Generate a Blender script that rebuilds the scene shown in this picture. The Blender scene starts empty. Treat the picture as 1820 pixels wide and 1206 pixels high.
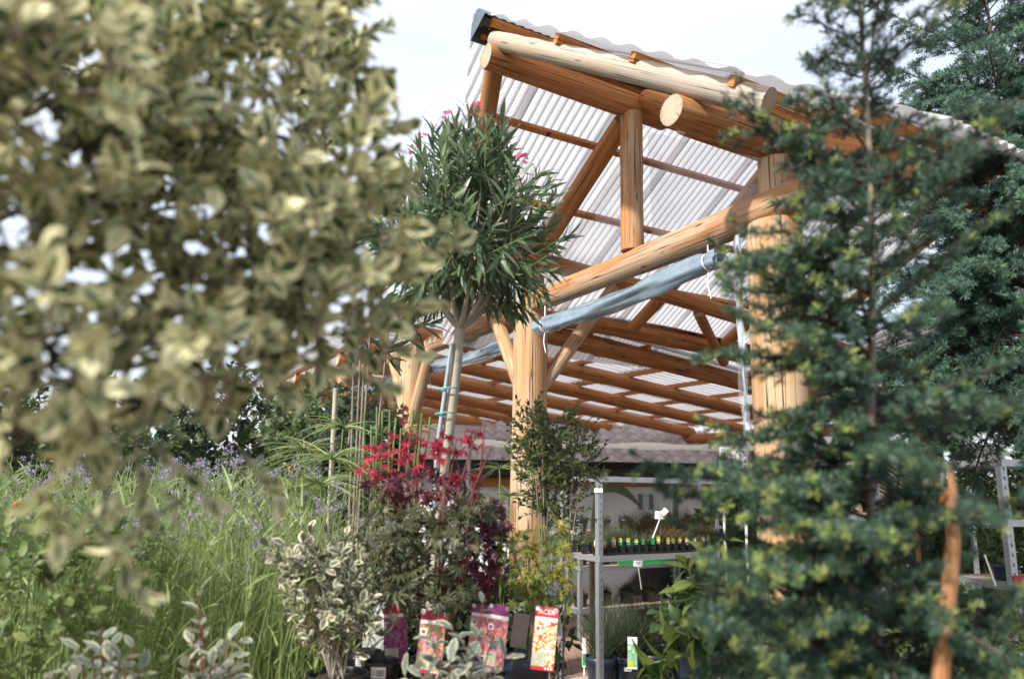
import bpy, bmesh, math, random
import numpy as np
from mathutils import Vector, Matrix

rng = np.random.default_rng(7)
random.seed(7)
sc = bpy.context.scene
COL = sc.collection

# ------------------------------------------------------------------ camera, sky, sun, exposure
EYE = 1.7
PITCH, ROLL, FPX = math.radians(11.04), math.radians(0.96), 1314.65
cam_d = bpy.data.cameras.new('camera')
cam = bpy.data.objects.new('camera', cam_d); COL.objects.link(cam)
cam_d.sensor_width = 36.0
cam_d.lens = 36.0 * FPX / 1820.0
cam_d.clip_start, cam_d.clip_end = 0.05, 3000
cam.matrix_world = Matrix.Translation((0, 0, EYE)) @ Matrix.Rotation(math.pi/2 + PITCH, 4, 'X') @ Matrix.Rotation(ROLL, 4, 'Z')
cam_d.dof.use_dof = True
cam_d.dof.focus_distance = 5.3
cam_d.dof.aperture_fstop = 1.45
cam_d.dof.aperture_blades = 9
sc.camera = cam

SUN_DIR = Vector((-0.58, -0.60, 0.58)).normalized()       # towards the sun: left, a little behind the camera
world = bpy.data.worlds.new('World'); sc.world = world; world.use_nodes = True
wn = world.node_tree.nodes; wl = world.node_tree.links
bg = wn['Background']
sky = wn.new('ShaderNodeTexSky'); sky.sky_type = 'NISHITA'; sky.sun_disc = False
sky.sun_elevation = math.asin(SUN_DIR.z)
sky.sun_rotation = math.atan2(SUN_DIR.x, SUN_DIR.y)
sky.dust_density = 3.5; sky.air_density = 1.0; sky.ozone_density = 1.0
# thin even cloud veil over the whole sky
tc = wn.new('ShaderNodeTexCoord'); nz = wn.new('ShaderNodeTexNoise'); nz.inputs['Scale'].default_value = 2.2; nz.inputs['Detail'].default_value = 5
mp = wn.new('ShaderNodeMapping'); mp.inputs['Scale'].default_value = (1, 1, 3)
wl.new(tc.outputs['Generated'], mp.inputs[0]); wl.new(mp.outputs[0], nz.inputs['Vector'])
rmp = wn.new('ShaderNodeMapRange'); rmp.inputs['From Min'].default_value = .3; rmp.inputs['From Max'].default_value = .7
rmp.inputs['To Min'].default_value = .55; rmp.inputs['To Max'].default_value = .85
wl.new(nz.outputs['Fac'], rmp.inputs['Value'])
mx = wn.new('ShaderNodeMix'); mx.data_type = 'RGBA'
wl.new(rmp.outputs[0], mx.inputs['Factor']); wl.new(sky.outputs[0], mx.inputs['A']); mx.inputs['B'].default_value = (4.9, 5.15, 5.6, 1)
wl.new(mx.outputs['Result'], bg.inputs['Color'])
bg.inputs['Strength'].default_value = 0.115

sun_d = bpy.data.lights.new('sun', 'SUN'); sun_d.energy = 3.3; sun_d.angle = math.radians(3.0); sun_d.color = (1, .94, .86)
sun = bpy.data.objects.new('sun', sun_d); COL.objects.link(sun)
sun.rotation_euler = SUN_DIR.to_track_quat('Z', 'Y').to_euler()

sc.view_settings.view_transform = 'Standard'; sc.view_settings.look = 'None'
sc.view_settings.exposure = 1.2; sc.view_settings.gamma = 1.0
sc.cycles.use_denoising = True
sc.cycles.max_bounces = 10; sc.cycles.transparent_max_bounces = 12

# ------------------------------------------------------------------ geometry helpers
def at(px, py, zc):
    """world point seen at photo pixel (px,py) at depth zc"""
    u, v = px - 910.0, py - 603.0
    u0 = u*math.cos(ROLL) + v*math.sin(ROLL); v0 = -u*math.sin(ROLL) + v*math.cos(ROLL)
    x, yc = u0/FPX*zc, -v0/FPX*zc
    return Vector((x, zc*math.cos(PITCH) - yc*math.sin(PITCH), zc*math.sin(PITCH) + yc*math.cos(PITCH) + EYE))

def project(Pw):
    """photo pixels and depth of an (m,3) array"""
    X, Y, Z = Pw[:, 0], Pw[:, 1], Pw[:, 2] - EYE
    zc = Y*math.cos(PITCH) + Z*math.sin(PITCH); yc = -Y*math.sin(PITCH) + Z*math.cos(PITCH)
    zs = np.where(np.abs(zc) < 1e-4, 1e-4, zc)
    u, v = FPX*X/zs, -FPX*yc/zs
    return 910 + u*math.cos(ROLL) - v*math.sin(ROLL), 603 + u*math.sin(ROLL) + v*math.cos(ROLL), zc

def mesh_np(name, V, loops, sizes, uv=None, midx=None, smooth=True, mats=()):
    me = bpy.data.meshes.new(name)
    V = np.asarray(V, np.float32).reshape(-1, 3); loops = np.asarray(loops, np.int32).ravel(); sizes = np.asarray(sizes, np.int32).ravel()
    me.vertices.add(len(V)); me.vertices.foreach_set('co', V.ravel())
    me.loops.add(len(loops)); me.loops.foreach_set('vertex_index', loops)
    me.polygons.add(len(sizes))
    starts = np.concatenate([[0], np.cumsum(sizes)[:-1]]).astype(np.int32)
    me.polygons.foreach_set('loop_start', starts); me.polygons.foreach_set('loop_total', sizes)
    for m in mats: me.materials.append(m)
    if midx is not None: me.polygons.foreach_set('material_index', np.asarray(midx, np.int32))
    me.polygons.foreach_set('use_smooth', np.full(len(sizes), bool(smooth)) if np.isscalar(smooth) else np.asarray(smooth, bool))
    if uv is not None:
        l = me.uv_layers.new(name='UVMap'); l.data.foreach_set('uv', np.asarray(uv, np.float32).ravel())
    me.update(); me.validate()
    return me

class MB:
    """collects polygons, builds one mesh object"""
    def __init__(s): s.V, s.L, s.S, s.UV, s.M, s.SM, s.n = [], [], [], [], [], [], 0
    def add(s, V, F, uv=None, m=0, smooth=False):
        V = np.asarray(V, float).reshape(-1, 3)
        s.V.append(V)
        k = 0
        for f in F:
            s.L.extend(i + s.n for i in f); s.S.append(len(f)); s.M.append(m); s.SM.append(smooth)
            if uv is not None: s.UV.extend(uv[k:k+len(f)])
            else: s.UV.extend([(V[i][0], V[i][2]) for i in f])
            k += len(f)
        s.n += len(V)
    def add_np(s, V, loops, sizes, uv, m=0, smooth=True):
        V = np.asarray(V).reshape(-1, 3); s.V.append(V)
        s.L.extend((np.asarray(loops).ravel() + s.n).tolist()); sz = np.asarray(sizes).ravel().tolist(); s.S.extend(sz)
        s.UV.extend(np.asarray(uv).reshape(-1, 2).tolist()); s.M.extend([m]*len(sz)); s.SM.extend([smooth]*len(sz)); s.n += len(V)
    def box(s, c, size, R=None, m=0):
        hx, hy, hz = [q/2 for q in size]
        V = np.array([[x, y, z] for x in (-hx, hx) for y in (-hy, hy) for z in (-hz, hz)])
        if R is not None: V = V @ np.asarray(R).T
        V = V + np.asarray(c, float)
        s.add(V, [(0, 1, 3, 2), (4, 6, 7, 5), (0, 4, 5, 1), (2, 3, 7, 6), (0, 2, 6, 4), (1, 5, 7, 3)], m=m)
    def bar(s, a, b, w, h, up=(0, 0, 1), m=0):
        a, b = Vector(a), Vector(b); y = (b-a); L = y.length; y.normalize()
        x = y.cross(Vector(up)).normalized(); z = x.cross(y)
        R = np.array([[x[i], y[i], z[i]] for i in range(3)])
        s.box((a+b)/2, (w, L, h), R, m)
    def tube(s, pts, rad, sides=8, m=0, cap=True, smooth=True):
        pts = np.asarray(pts, float); k = len(pts); rad = np.broadcast_to(np.asarray(rad, float), (k,))
        T = np.gradient(pts, axis=0); T /= np.linalg.norm(T, axis=1)[:, None] + 1e-9
        ref = np.array([0, 0, 1.]) if abs(T[:, 2]).max() < .9 else np.array([.31, .95, .05])
        X = np.cross(T, ref); X /= np.linalg.norm(X, axis=1)[:, None] + 1e-9
        Y = np.cross(T, X)
        a = np.arange(sides)/sides*2*math.pi
        V = pts[:, None] + rad[:, None, None]*(np.cos(a)[None, :, None]*X[:, None] + np.sin(a)[None, :, None]*Y[:, None])
        dist = np.concatenate([[0], np.cumsum(np.linalg.norm(np.diff(pts, axis=0), axis=1))])
        F, uv = [], []
        for i in range(k-1):
            for j in range(sides):
                j2 = (j+1) % sides
                F.append((i*sides+j, i*sides+j2, (i+1)*sides+j2, (i+1)*sides+j))
                uv += [(j/sides, dist[i]), ((j+1)/sides, dist[i]), ((j+1)/sides, dist[i+1]), (j/sides, dist[i+1])]
        s.add(V.reshape(-1, 3), F, uv, m, smooth)
        if cap:
            ring = [(.5+.5*math.cos(q), .5+.5*math.sin(q)) for q in a]
            s.add(V[0], [tuple(range(sides))], ring, m); s.add(V[-1], [tuple(reversed(range(sides)))], ring[::-1], m)
    def lathe(s, c, prof, sides=20, m=0):
        """prof: (r,z) list"""
        a = np.arange(sides)/sides*2*math.pi
        V = np.array([[c[0]+r*math.cos(q), c[1]+r*math.sin(q), c[2]+z] for r, z in prof for q in a])
        F = []
        for i in range(len(prof)-1):
            for j in range(sides):
                j2 = (j+1) % sides; F.append((i*sides+j, i*sides+j2, (i+1)*sides+j2, (i+1)*sides+j))
        s.add(V, F, None, m, True)
    def mesh(s, name, mats):
        return mesh_np(name, np.concatenate(s.V), s.L, s.S, s.UV, s.M, np.array(s.SM), mats)
    def build(s, name, mats, parent=None):
        if not isinstance(mats, (list, tuple)): mats = [mats]
        return link(name, s.mesh(name, mats), parent)

def link(name, data, parent=None):
    o = bpy.data.objects.new(name, data); COL.objects.link(o)
    if parent is not None:
        o.parent = parent
        o.matrix_parent_inverse = parent.matrix_basis.inverted() if parent.parent is None else (parent.parent.matrix_basis @ parent.matrix_parent_inverse @ parent.matrix_basis).inverted()
    return o

def tag(o, label=None, cat=None, group=None, kind=None):
    if label: o['label'] = label
    if cat: o['category'] = cat
    if group: o['group'] = group
    if kind: o['kind'] = kind
    return o

def thing(name, label, cat, loc=(0, 0, 0), group=None):
    o = bpy.data.objects.new(name, None); COL.objects.link(o); o.location = loc; o.empty_display_size = .1
    bpy.context.view_layer  # location is used through matrix_basis only
    return tag(o, label, cat, group)

def copy_tree(o, M, parent=None):
    """copy a thing and its parts; M moves the root"""
    c = o.copy(); COL.objects.link(c)
    if parent is None: c.matrix_basis = M @ o.matrix_basis
    else: c.parent = parent; c.matrix_parent_inverse = o.matrix_parent_inverse.copy()
    for ch in list(o.children): copy_tree(ch, None, c)
    return c

# ---- instanced-geometry helpers (numpy)
def nrm(a): return a/(np.linalg.norm(a, axis=-1, keepdims=True)+1e-9)
def frames(Y, Z, S):
    Y = nrm(Y); X = nrm(np.cross(Y, Z)); Zp = np.cross(X, Y)
    R = np.stack([X, Y, Zp], axis=-1)
    S = np.asarray(S, float)
    return R*(S[:, None, None] if S.ndim == 1 else S[:, None, :])
def scatter(tpl, P, R):
    """tpl=(V,F,uv): joined arrays of all instances"""
    V, F, uv = tpl
    m, k = len(P), len(V)
    VV = np.einsum('mij,kj->mki', R, V) + P[:, None]
    lp = np.concatenate([np.asarray(f) for f in F]); sz = np.array([len(f) for f in F])
    L = (lp[None] + (np.arange(m)*k)[:, None]).ravel()
    return VV.reshape(-1, 3), L, np.tile(sz, m), np.tile(np.asarray(uv), (m, 1))

def leaf_tpl(n=5, w=.25, peak=.45, fold=.25, curl=.2, tip=1.0, wave=0., base=.05, twist=0.):
    """leaf of length 1 along +Y, w = half width / length; uv.x 0..1 edge to edge, uv.y along"""
    V, F, uv = [], [], []
    def hw(t):
        if t <= peak: q = base + (1-base)*math.sin(math.pi/2*t/peak)
        else: q = max(0.0, math.cos(math.pi/2*((t-peak)/(1-peak)))) ** tip
        return w*q
    for i in range(n+1):
        t = i/n; h = hw(t) if i < n else .004; z = -curl*t*t
        wv = wave*math.sin(t*17)
        V += [(-h, t, z+fold*h+wv), (twist*t, t, z), (h, t, z+fold*h-wv)]
    U = [0, .5, 1]
    for i in range(n):
        for j in range(2):
            q = (i*3+j, i*3+j+1, i*3+j+4, i*3+j+3); F.append(q)
            uv += [(U[j], i/n), (U[j+1], i/n), (U[j+1], (i+1)/n), (U[j], (i+1)/n)]
    return np.array(V), F, np.array(uv)

def maple_tpl(lobes=7, droop=.3, spread=2.25, seed=0, deep=.36):
    r = random.Random(seed)
    out = []
    angs = [(-spread + 2*spread*i/(lobes-1)) for i in range(lobes)]
    for i, a in enumerate(angs):
        ln = (1-.42*abs(a)/spread**1.0*.9)*r.uniform(.9, 1.08)
        hw = .2
        if i == 0: out.append((a-.32, .16, 0))
        out += [(a-hw*.8, ln*.58, .5), (a, ln, 1), (a+hw*.8, ln*.58, .5)]
        if i < lobes-1: out.append(((a+angs[i+1])/2, deep*min(1, ln+.1), .3))
        else: out.append((a+.32, .16, 0))
    V = [(0, 0, 0)]; uvv = [(.5, .3)]
    for a, q, t in out:
        V.append((q*math.sin(a)*.62, q*math.cos(a)*.62, -droop*q*q*.62 + r.uniform(-.015, .015) + (.05 if t == .3 else 0))); uvv.append((.5+.5*q*math.sin(a), q))
    F, uv = [], []
    for i in range(1, len(V)-1):
        F.append((0, i+1, i)); uv += [uvv[0], uvv[i+1], uvv[i]]
    return np.array(V), F, np.array(uv)

def rosette_tpl(k=20, ln=1.0, w=.06, lo=.2, seed=0):
    """needle tuft round +Y"""
    r = random.Random(seed); V, F, uv = [], [], []
    for i in range(k):
        a = r.uniform(0, 2*math.pi); el = r.uniform(lo, 1.25); L = ln*r.uniform(.75, 1.1)
        dx, dz, dy = math.cos(a)*math.cos(el), math.sin(a)*math.cos(el), math.sin(el)
        sx, sz = -math.sin(a)*w, math.cos(a)*w
        b = len(V)
        V += [(sx*.6, 0, sz*.6), (-sx*.6, 0, -sz*.6), (dx*L*.75-sx, dy*L*.75, dz*L*.75-sz), (dx*L, dy*L, dz*L), (dx*L*.75+sx, dy*L*.75, dz*L*.75+sz)]
        F.append((b, b+1, b+2, b+3, b+4)); uv += [(0, 0), (1, 0), (1, .75), (.5, 1), (0, .75)]
    return np.array(V), F, np.array(uv)

def sticks(P0, P1, r0, r1, sides=4):
    """straight tapered sticks, vectorised"""
    P0, P1 = np.asarray(P0, float), np.asarray(P1, float); m = len(P0)
    T = nrm(P1-P0); ref = np.where(np.abs(T[:, 2:3]) > .9, np.array([[1., 0, 0]]), np.array([[0, 0, 1.]]))
    X = nrm(np.cross(T, ref)); Y = np.cross(T, X)
    a = np.arange(sides)/sides*2*math.pi
    ring = np.cos(a)[None, :, None]*X[:, None] + np.sin(a)[None, :, None]*Y[:, None]
    r0 = np.broadcast_to(r0, (m,))[:, None, None]; r1 = np.broadcast_to(r1, (m,))[:, None, None]
    V = np.concatenate([P0[:, None]+ring*r0, P1[:, None]+ring*r1], axis=1)
    q = np.array([[j, (j+1) % sides, sides+(j+1) % sides, sides+j] for j in range(sides)])
    L = (q.ravel()[None] + (np.arange(m)*2*sides)[:, None]).ravel()
    ln = np.linalg.norm(P1-P0, axis=1)
    uv = np.array([[[j/sides, 0], [(j+1)/sides, 0], [(j+1)/sides, 1], [j/sides, 1]] for j in range(sides)], float).reshape(1, -1, 2).repeat(m, 0)
    uv[:, :, 1] *= ln[:, None]
    return V.reshape(-1, 3), L, np.full(m*sides, 4), uv.reshape(-1, 2)

def blades(B, D, Ln, W, droop, seg=5, az=None):
    """grass blades: base B, start direction D, length, width, droop"""
    m = len(B); D = nrm(D); t = np.linspace(0, 1, seg+1)
    if az is None: az = rng.uniform(0, 2*math.pi, m)
    side = np.stack([np.cos(az), np.sin(az), np.zeros(m)], -1); side = nrm(np.cross(D, side))
    Ln = np.broadcast_to(Ln, (m,)); droop = np.broadcast_to(droop, (m,)); W = np.broadcast_to(W, (m,))
    hor = D.copy(); hor[:, 2] = 0; hor = hor + 1e-4
    C = B[:, None] + D[:, None]*(Ln[:, None]*t)[:, :, None] + (nrm(hor)*.5)[:, None]*((droop*Ln)[:, None]*t**2)[:, :, None]
    C[:, :, 2] -= (droop*Ln)[:, None]*t**2.2
    w = (W[:, None]*np.clip(1-t, .03, 1)[None]**.6)*.5
    V = np.stack([C - side[:, None]*w[:, :, None], C + side[:, None]*w[:, :, None]], axis=2)
    k = (seg+1)*2
    q = np.array([[2*i, 2*i+1, 2*i+3, 2*i+2] for i in range(seg)])
    L = (q.ravel()[None] + (np.arange(m)*k)[:, None]).ravel()
    uv = np.array([[[0, t[i]], [1, t[i]], [1, t[i+1]], [0, t[i+1]]] for i in range(seg)]).reshape(1, -1, 2).repeat(m, 0).reshape(-1, 2)
    return V.reshape(-1, 3), L, np.full(m*seg, 4), uv

def shoots(B, D, Ln, n, leaf, ang0, ang1, sag=0., whorl=2.4, start=.12, jit=.25, grow=0.):
    """leaves along straight shoots. returns P, Y, Z, S for all leaves"""
    S = len(B); D = nrm(D)
    i = np.arange(n); f = start + (1-start)*(i+.5)/n
    f = np.clip(f[None] + rng.normal(0, .3/n, (S, n)), 0, 1)
    P = B[:, None] + D[:, None]*(Ln[:, None]*f)[:, :, None]
    az = rng.uniform(0, 6.28, (S, 1)) + i[None]*whorl + rng.normal(0, jit, (S, n))
    ref = np.where(np.abs(D[:, 2:3]) > .95, np.array([[1., 0, 0]]), np.array([[0, 0, 1.]]))
    X = nrm(np.cross(D, ref)); Yv = np.cross(D, X)
    rad = np.cos(az)[..., None]*X[:, None] + np.sin(az)[..., None]*Yv[:, None]
    ang = ang0 + (ang1-ang0)*f + rng.normal(0, .15, (S, n))
    Y = D[:, None]*np.cos(ang)[..., None] + rad*np.sin(ang)[..., None]
    Z = D[:, None]*np.sin(ang)[..., None] - rad*np.cos(ang)[..., None]
    Y = Y + np.array([0, 0, -1.])*sag*rng.uniform(.3, 1.3, (S, n))[..., None]
    Z = Z + rng.normal(0, .2, (S, n, 3))
    Sz = leaf*rng.uniform(.55, 1.2, (S, n))*(1-grow*np.abs(f-.5))
    return P.reshape(-1, 3), Y.reshape(-1, 3), Z.reshape(-1, 3), Sz.ravel()

# ------------------------------------------------------------------ materials
def new_mat(name):
    m = bpy.data.materials.new(name); m.use_nodes = True
    return m, m.node_tree.nodes, m.node_tree.links, m.node_tree.nodes['Principled BSDF']
def nd(N, t, **k):
    n = N.new(t)
    for a, v in k.items():
        if a in n.inputs: n.inputs[a].default_value = v
        else: setattr(n, a, v)
    return n
def math_(N, Lk, op, a, b=None, c=None):
    n = N.new('ShaderNodeMath'); n.operation = op
    for i, v in enumerate((a, b, c)):
        if v is None: continue
        if isinstance(v, (int, float)): n.inputs[i].default_value = v
        else: Lk.new(v, n.inputs[i])
    return n.outputs[0]
def mixc(N, Lk, f, a, b, blend='MIX'):
    n = N.new('ShaderNodeMix'); n.data_type = 'RGBA'; n.blend_type = blend
    for s, v in (('Factor', f), ('A', a), ('B', b)):
        if isinstance(v, (int, float)): n.inputs[s].default_value = v
        elif isinstance(v, tuple): n.inputs[s].default_value = (*v, 1)
        else: Lk.new(v, n.inputs[s])
    return n.outputs['Result']
def mrange(N, Lk, v, a, b, c, d, smooth=False):
    n = N.new('ShaderNodeMapRange'); Lk.new(v, n.inputs['Value'])
    if smooth: n.interpolation_type = 'SMOOTHSTEP'
    for k, q in zip(('From Min', 'From Max', 'To Min', 'To Max'), (a, b, c, d)): n.inputs[k].default_value = q
    return n.outputs[0]
def rand_(N, Lk):
    g = N.new('ShaderNodeNewGeometry'); o = N.new('ShaderNodeObjectInfo')
    return math_(N, Lk, 'FRACT', math_(N, Lk, 'ADD', g.outputs['Random Per Island'], o.outputs['Random']))

def plain(name, col, rough=.6, metal=0., var=.15, scale=30., spec=.5, bump=0.):
    m, N, Lk, b = new_mat(name)
    t = nd(N, 'ShaderNodeTexCoord'); n = nd(N, 'ShaderNodeTexNoise', Scale=scale, Detail=5.0); Lk.new(t.outputs['Object'], n.inputs['Vector'])
    c = mixc(N, Lk, n.outputs['Fac'], tuple(q*(1-var*1.6) for q in col), tuple(min(1, q*(1+var*1.6)) for q in col))
    Lk.new(c, b.inputs['Base Color']); b.inputs['Roughness'].default_value = rough; b.inputs['Metallic'].default_value = metal
    b.inputs['Specular IOR Level'].default_value = spec
    if bump:
        bp = nd(N, 'ShaderNodeBump', Strength=bump, Distance=.01); Lk.new(n.outputs['Fac'], bp.inputs['Height']); Lk.new(bp.outputs[0], b.inputs['Normal'])
    return m

def wood(name, c_lo, c_mid, c_hi, pale, pale_amt, rough=.72):
    """debarked round timber. uv.x round the log, uv.y metres along"""
    m, N, Lk, b = new_mat(name)
    uv = nd(N, 'ShaderNodeUVMap'); sp = nd(N, 'ShaderNodeSeparateXYZ'); Lk.new(uv.outputs[0], sp.inputs[0])
    oi = nd(N, 'ShaderNodeObjectInfo')
    th = math_(N, Lk, 'MULTIPLY', sp.outputs[0], 2*math.pi)
    off = math_(N, Lk, 'MULTIPLY', oi.outputs['Random'], 60.)
    zz = math_(N, Lk, 'ADD', sp.outputs[1], off)
    def vec(kr, kz):
        c = nd(N, 'ShaderNodeCombineXYZ')
        Lk.new(math_(N, Lk, 'MULTIPLY', math_(N, Lk, 'COSINE', th), kr), c.inputs[0])
        Lk.new(math_(N, Lk, 'MULTIPLY', math_(N, Lk, 'SINE', th), kr), c.inputs[1])
        Lk.new(math_(N, Lk, 'MULTIPLY', zz, kz), c.inputs[2]); return c.outputs[0]
    g = nd(N, 'ShaderNodeTexNoise', Scale=1.0, Detail=8.0, Roughness=.65, Distortion=.35); Lk.new(vec(4.2, 1.0), g.inputs['Vector'])
    gf = nd(N, 'ShaderNodeTexNoise', Scale=1.0, Detail=4.0, Roughness=.7); Lk.new(vec(17., 1.5), gf.inputs['Vector'])
    big = nd(N, 'ShaderNodeTexNoise', Scale=1.0, Detail=3.0); Lk.new(vec(.8, 1.1), big.inputs['Vector'])
    cr = nd(N, 'ShaderNodeValToRGB'); e = cr.color_ramp.elements
    e[0].position = .33; e[0].color = (*c_lo, 1); e[1].position = .66; e[1].color = (*c_hi, 1)
    k = e.new(.5); k.color = (*c_mid, 1)
    mixg = math_(N, Lk, 'ADD', math_(N, Lk, 'MULTIPLY', g.outputs['Fac'], .65), math_(N, Lk, 'MULTIPLY', gf.outputs['Fac'], .35))
    Lk.new(mixg, cr.inputs[0])
    pm = mrange(N, Lk, big.outputs['Fac'], .62-.3*pale_amt, .78-.3*pale_amt, 0., min(1., .35+pale_amt*.6), True)
    palev = mixc(N, Lk, gf.outputs['Fac'], tuple(q*.72 for q in pale), tuple(min(1, q*1.2) for q in pale))
    col = mixc(N, Lk, pm, cr.outputs[0], palev)
    vo = nd(N, 'ShaderNodeTexVoronoi', Scale=1.0, Randomness=1.0); Lk.new(vec(1.3, 3.2), vo.inputs['Vector'])
    kn = mrange(N, Lk, vo.outputs['Distance'], .05, .19, 1., 0., True)
    col = mixc(N, Lk, math_(N, Lk, 'MULTIPLY', kn, .8), col, tuple(q*.28 for q in c_lo))
    ck = nd(N, 'ShaderNodeTexNoise', Scale=1.0, Detail=2.0); Lk.new(vec(4.2, .35), ck.inputs['Vector'])
    cd = math_(N, Lk, 'ABSOLUTE', math_(N, Lk, 'SUBTRACT', ck.outputs['Fac'], .5))
    cm = mrange(N, Lk, cd, .006, .018, 1., 0.)
    cmask = mrange(N, Lk, big.outputs['Fac'], .42, .5, 0., .9)
    crack = math_(N, Lk, 'MULTIPLY', cm, cmask)
    col = mixc(N, Lk, crack, col, (.025, .013, .008))
    Lk.new(col, b.inputs['Base Color']); b.inputs['Roughness'].default_value = rough; b.inputs['Specular IOR Level'].default_value = .3
    h = math_(N, Lk, 'SUBTRACT', math_(N, Lk, 'ADD', gf.outputs['Fac'], math_(N, Lk, 'MULTIPLY', kn, .8)), math_(N, Lk, 'MULTIPLY', crack, 1.5))
    bp = nd(N, 'ShaderNodeBump', Strength=.5, Distance=.006); Lk.new(h, bp.inputs['Height']); Lk.new(bp.outputs[0], b.inputs['Normal'])
    return m

def cut_end(name, col):
    m, N, Lk, b = new_mat(name)
    uv = nd(N, 'ShaderNodeUVMap'); vm = nd(N, 'ShaderNodeVectorMath', operation='DISTANCE'); Lk.new(uv.outputs[0], vm.inputs[0]); vm.inputs[1].default_value = (.53, .48, 0)
    n = nd(N, 'ShaderNodeTexNoise', Scale=3.0, Detail=5.0); Lk.new(uv.outputs[0], n.inputs['Vector'])
    ph = math_(N, Lk, 'ADD', math_(N, Lk, 'MULTIPLY', vm.outputs['Value'], 95.), math_(N, Lk, 'MULTIPLY', n.outputs['Fac'], 14.))
    s = math_(N, Lk, 'SINE', ph)
    c = mixc(N, Lk, mrange(N, Lk, s, -1, 1, 0., 1.), tuple(q*.62 for q in col), col)
    c = mixc(N, Lk, mrange(N, Lk, n.outputs['Fac'], .5, .75, 0, .5), c, tuple(q*.55 for q in col))
    ofs = nd(N, 'ShaderNodeVectorMath', operation='SUBTRACT'); Lk.new(uv.outputs[0], ofs.inputs[0]); ofs.inputs[1].default_value = (.53, .48, 0)
    gr = nd(N, 'ShaderNodeTexGradient', gradient_type='RADIAL'); Lk.new(ofs.outputs[0], gr.inputs[0])
    oi = nd(N, 'ShaderNodeObjectInfo'); a1 = nd(N, 'ShaderNodeTexNoise', noise_dimensions='1D', Detail=1.0); Lk.new(math_(N, Lk, 'ADD', math_(N, Lk, 'MULTIPLY', gr.outputs['Fac'], 13.), math_(N, Lk, 'MULTIPLY', oi.outputs['Random'], 50.)), a1.inputs['W'])
    ck = math_(N, Lk, 'MULTIPLY', mrange(N, Lk, math_(N, Lk, 'ABSOLUTE', math_(N, Lk, 'SUBTRACT', a1.outputs['Fac'], .5)), .006, .02, 1., 0.), mrange(N, Lk, vm.outputs['Value'], .06, .4, 0., .95))
    c = mixc(N, Lk, ck, c, (.04, .025, .015))
    c = mixc(N, Lk, mrange(N, Lk, vm.outputs['Value'], .4, .5, 0., .55), c, tuple(q*.45 for q in col))
    Lk.new(c, b.inputs['Base Color']); b.inputs['Roughness'].default_value = .85
    return m

def leafmat(name, c1, c2, margin=None, mwidth=.45, rough=.42, trans=.35, vein=.0, back=None):
    m, N, Lk, b = new_mat(name)
    r = rand_(N, Lk)
    uv = nd(N, 'ShaderNodeUVMap'); sp = nd(N, 'ShaderNodeSeparateXYZ'); Lk.new(uv.outputs[0], sp.inputs[0])
    tcn = nd(N, 'ShaderNodeTexCoord')
    n = nd(N, 'ShaderNodeTexNoise', Scale=22.0, Detail=3.0); Lk.new(tcn.outputs['Object'], n.inputs['Vector'])
    c = mixc(N, Lk, r, c1, c2)
    ux = math_(N, Lk, 'MULTIPLY', math_(N, Lk, 'ABSOLUTE', math_(N, Lk, 'SUBTRACT', sp.outputs[0], .5)), 2.)
    if margin is not None:
        tipd = mrange(N, Lk, sp.outputs[1], .7, 1., 0., .55)
        v = math_(N, Lk, 'ADD', math_(N, Lk, 'ADD', ux, tipd), math_(N, Lk, 'MULTIPLY', math_(N, Lk, 'SUBTRACT', n.outputs['Fac'], .5), .8))
        v = math_(N, Lk, 'ADD', v, math_(N, Lk, 'MULTIPLY', math_(N, Lk, 'SUBTRACT', r, .5), .5))
        mk = mrange(N, Lk, v, mwidth, mwidth+.12, 0., 1., True)
        mc = mixc(N, Lk, r, tuple(q*.82 for q in margin), margin)
        c = mixc(N, Lk, mk, c, mc)
    elif vein:
        mk = mrange(N, Lk, ux, .02, .12, vein, 0.)
        c = mixc(N, Lk, mk, c, tuple(min(1, q*2.2+.03) for q in c2))
    c = mixc(N, Lk, mrange(N, Lk, n.outputs['Fac'], .3, .7, 0., .35), c, tuple(q*.55 for q in c1), 'MIX')
    if back is not None:
        g = nd(N, 'ShaderNodeNewGeometry'); c = mixc(N, Lk, math_(N, Lk, 'MULTIPLY', g.outputs['Backfacing'], .8), c, back)
    Lk.new(c, b.inputs['Base Color']); b.inputs['Roughness'].default_value = rough; b.inputs['Specular IOR Level'].default_value = .4
    tr = nd(N, 'ShaderNodeBsdfTranslucent'); Lk.new(mixc(N, Lk, .35, c, tuple(min(1, q*1.6) for q in c2)), tr.inputs['Color'])
    ms = nd(N, 'ShaderNodeMixShader', Fac=trans); Lk.new(b.outputs[0], ms.inputs[1]); Lk.new(tr.outputs[0], ms.inputs[2])
    Lk.new(ms.outputs[0], N['Material Output'].inputs['Surface'])
    return m

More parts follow.
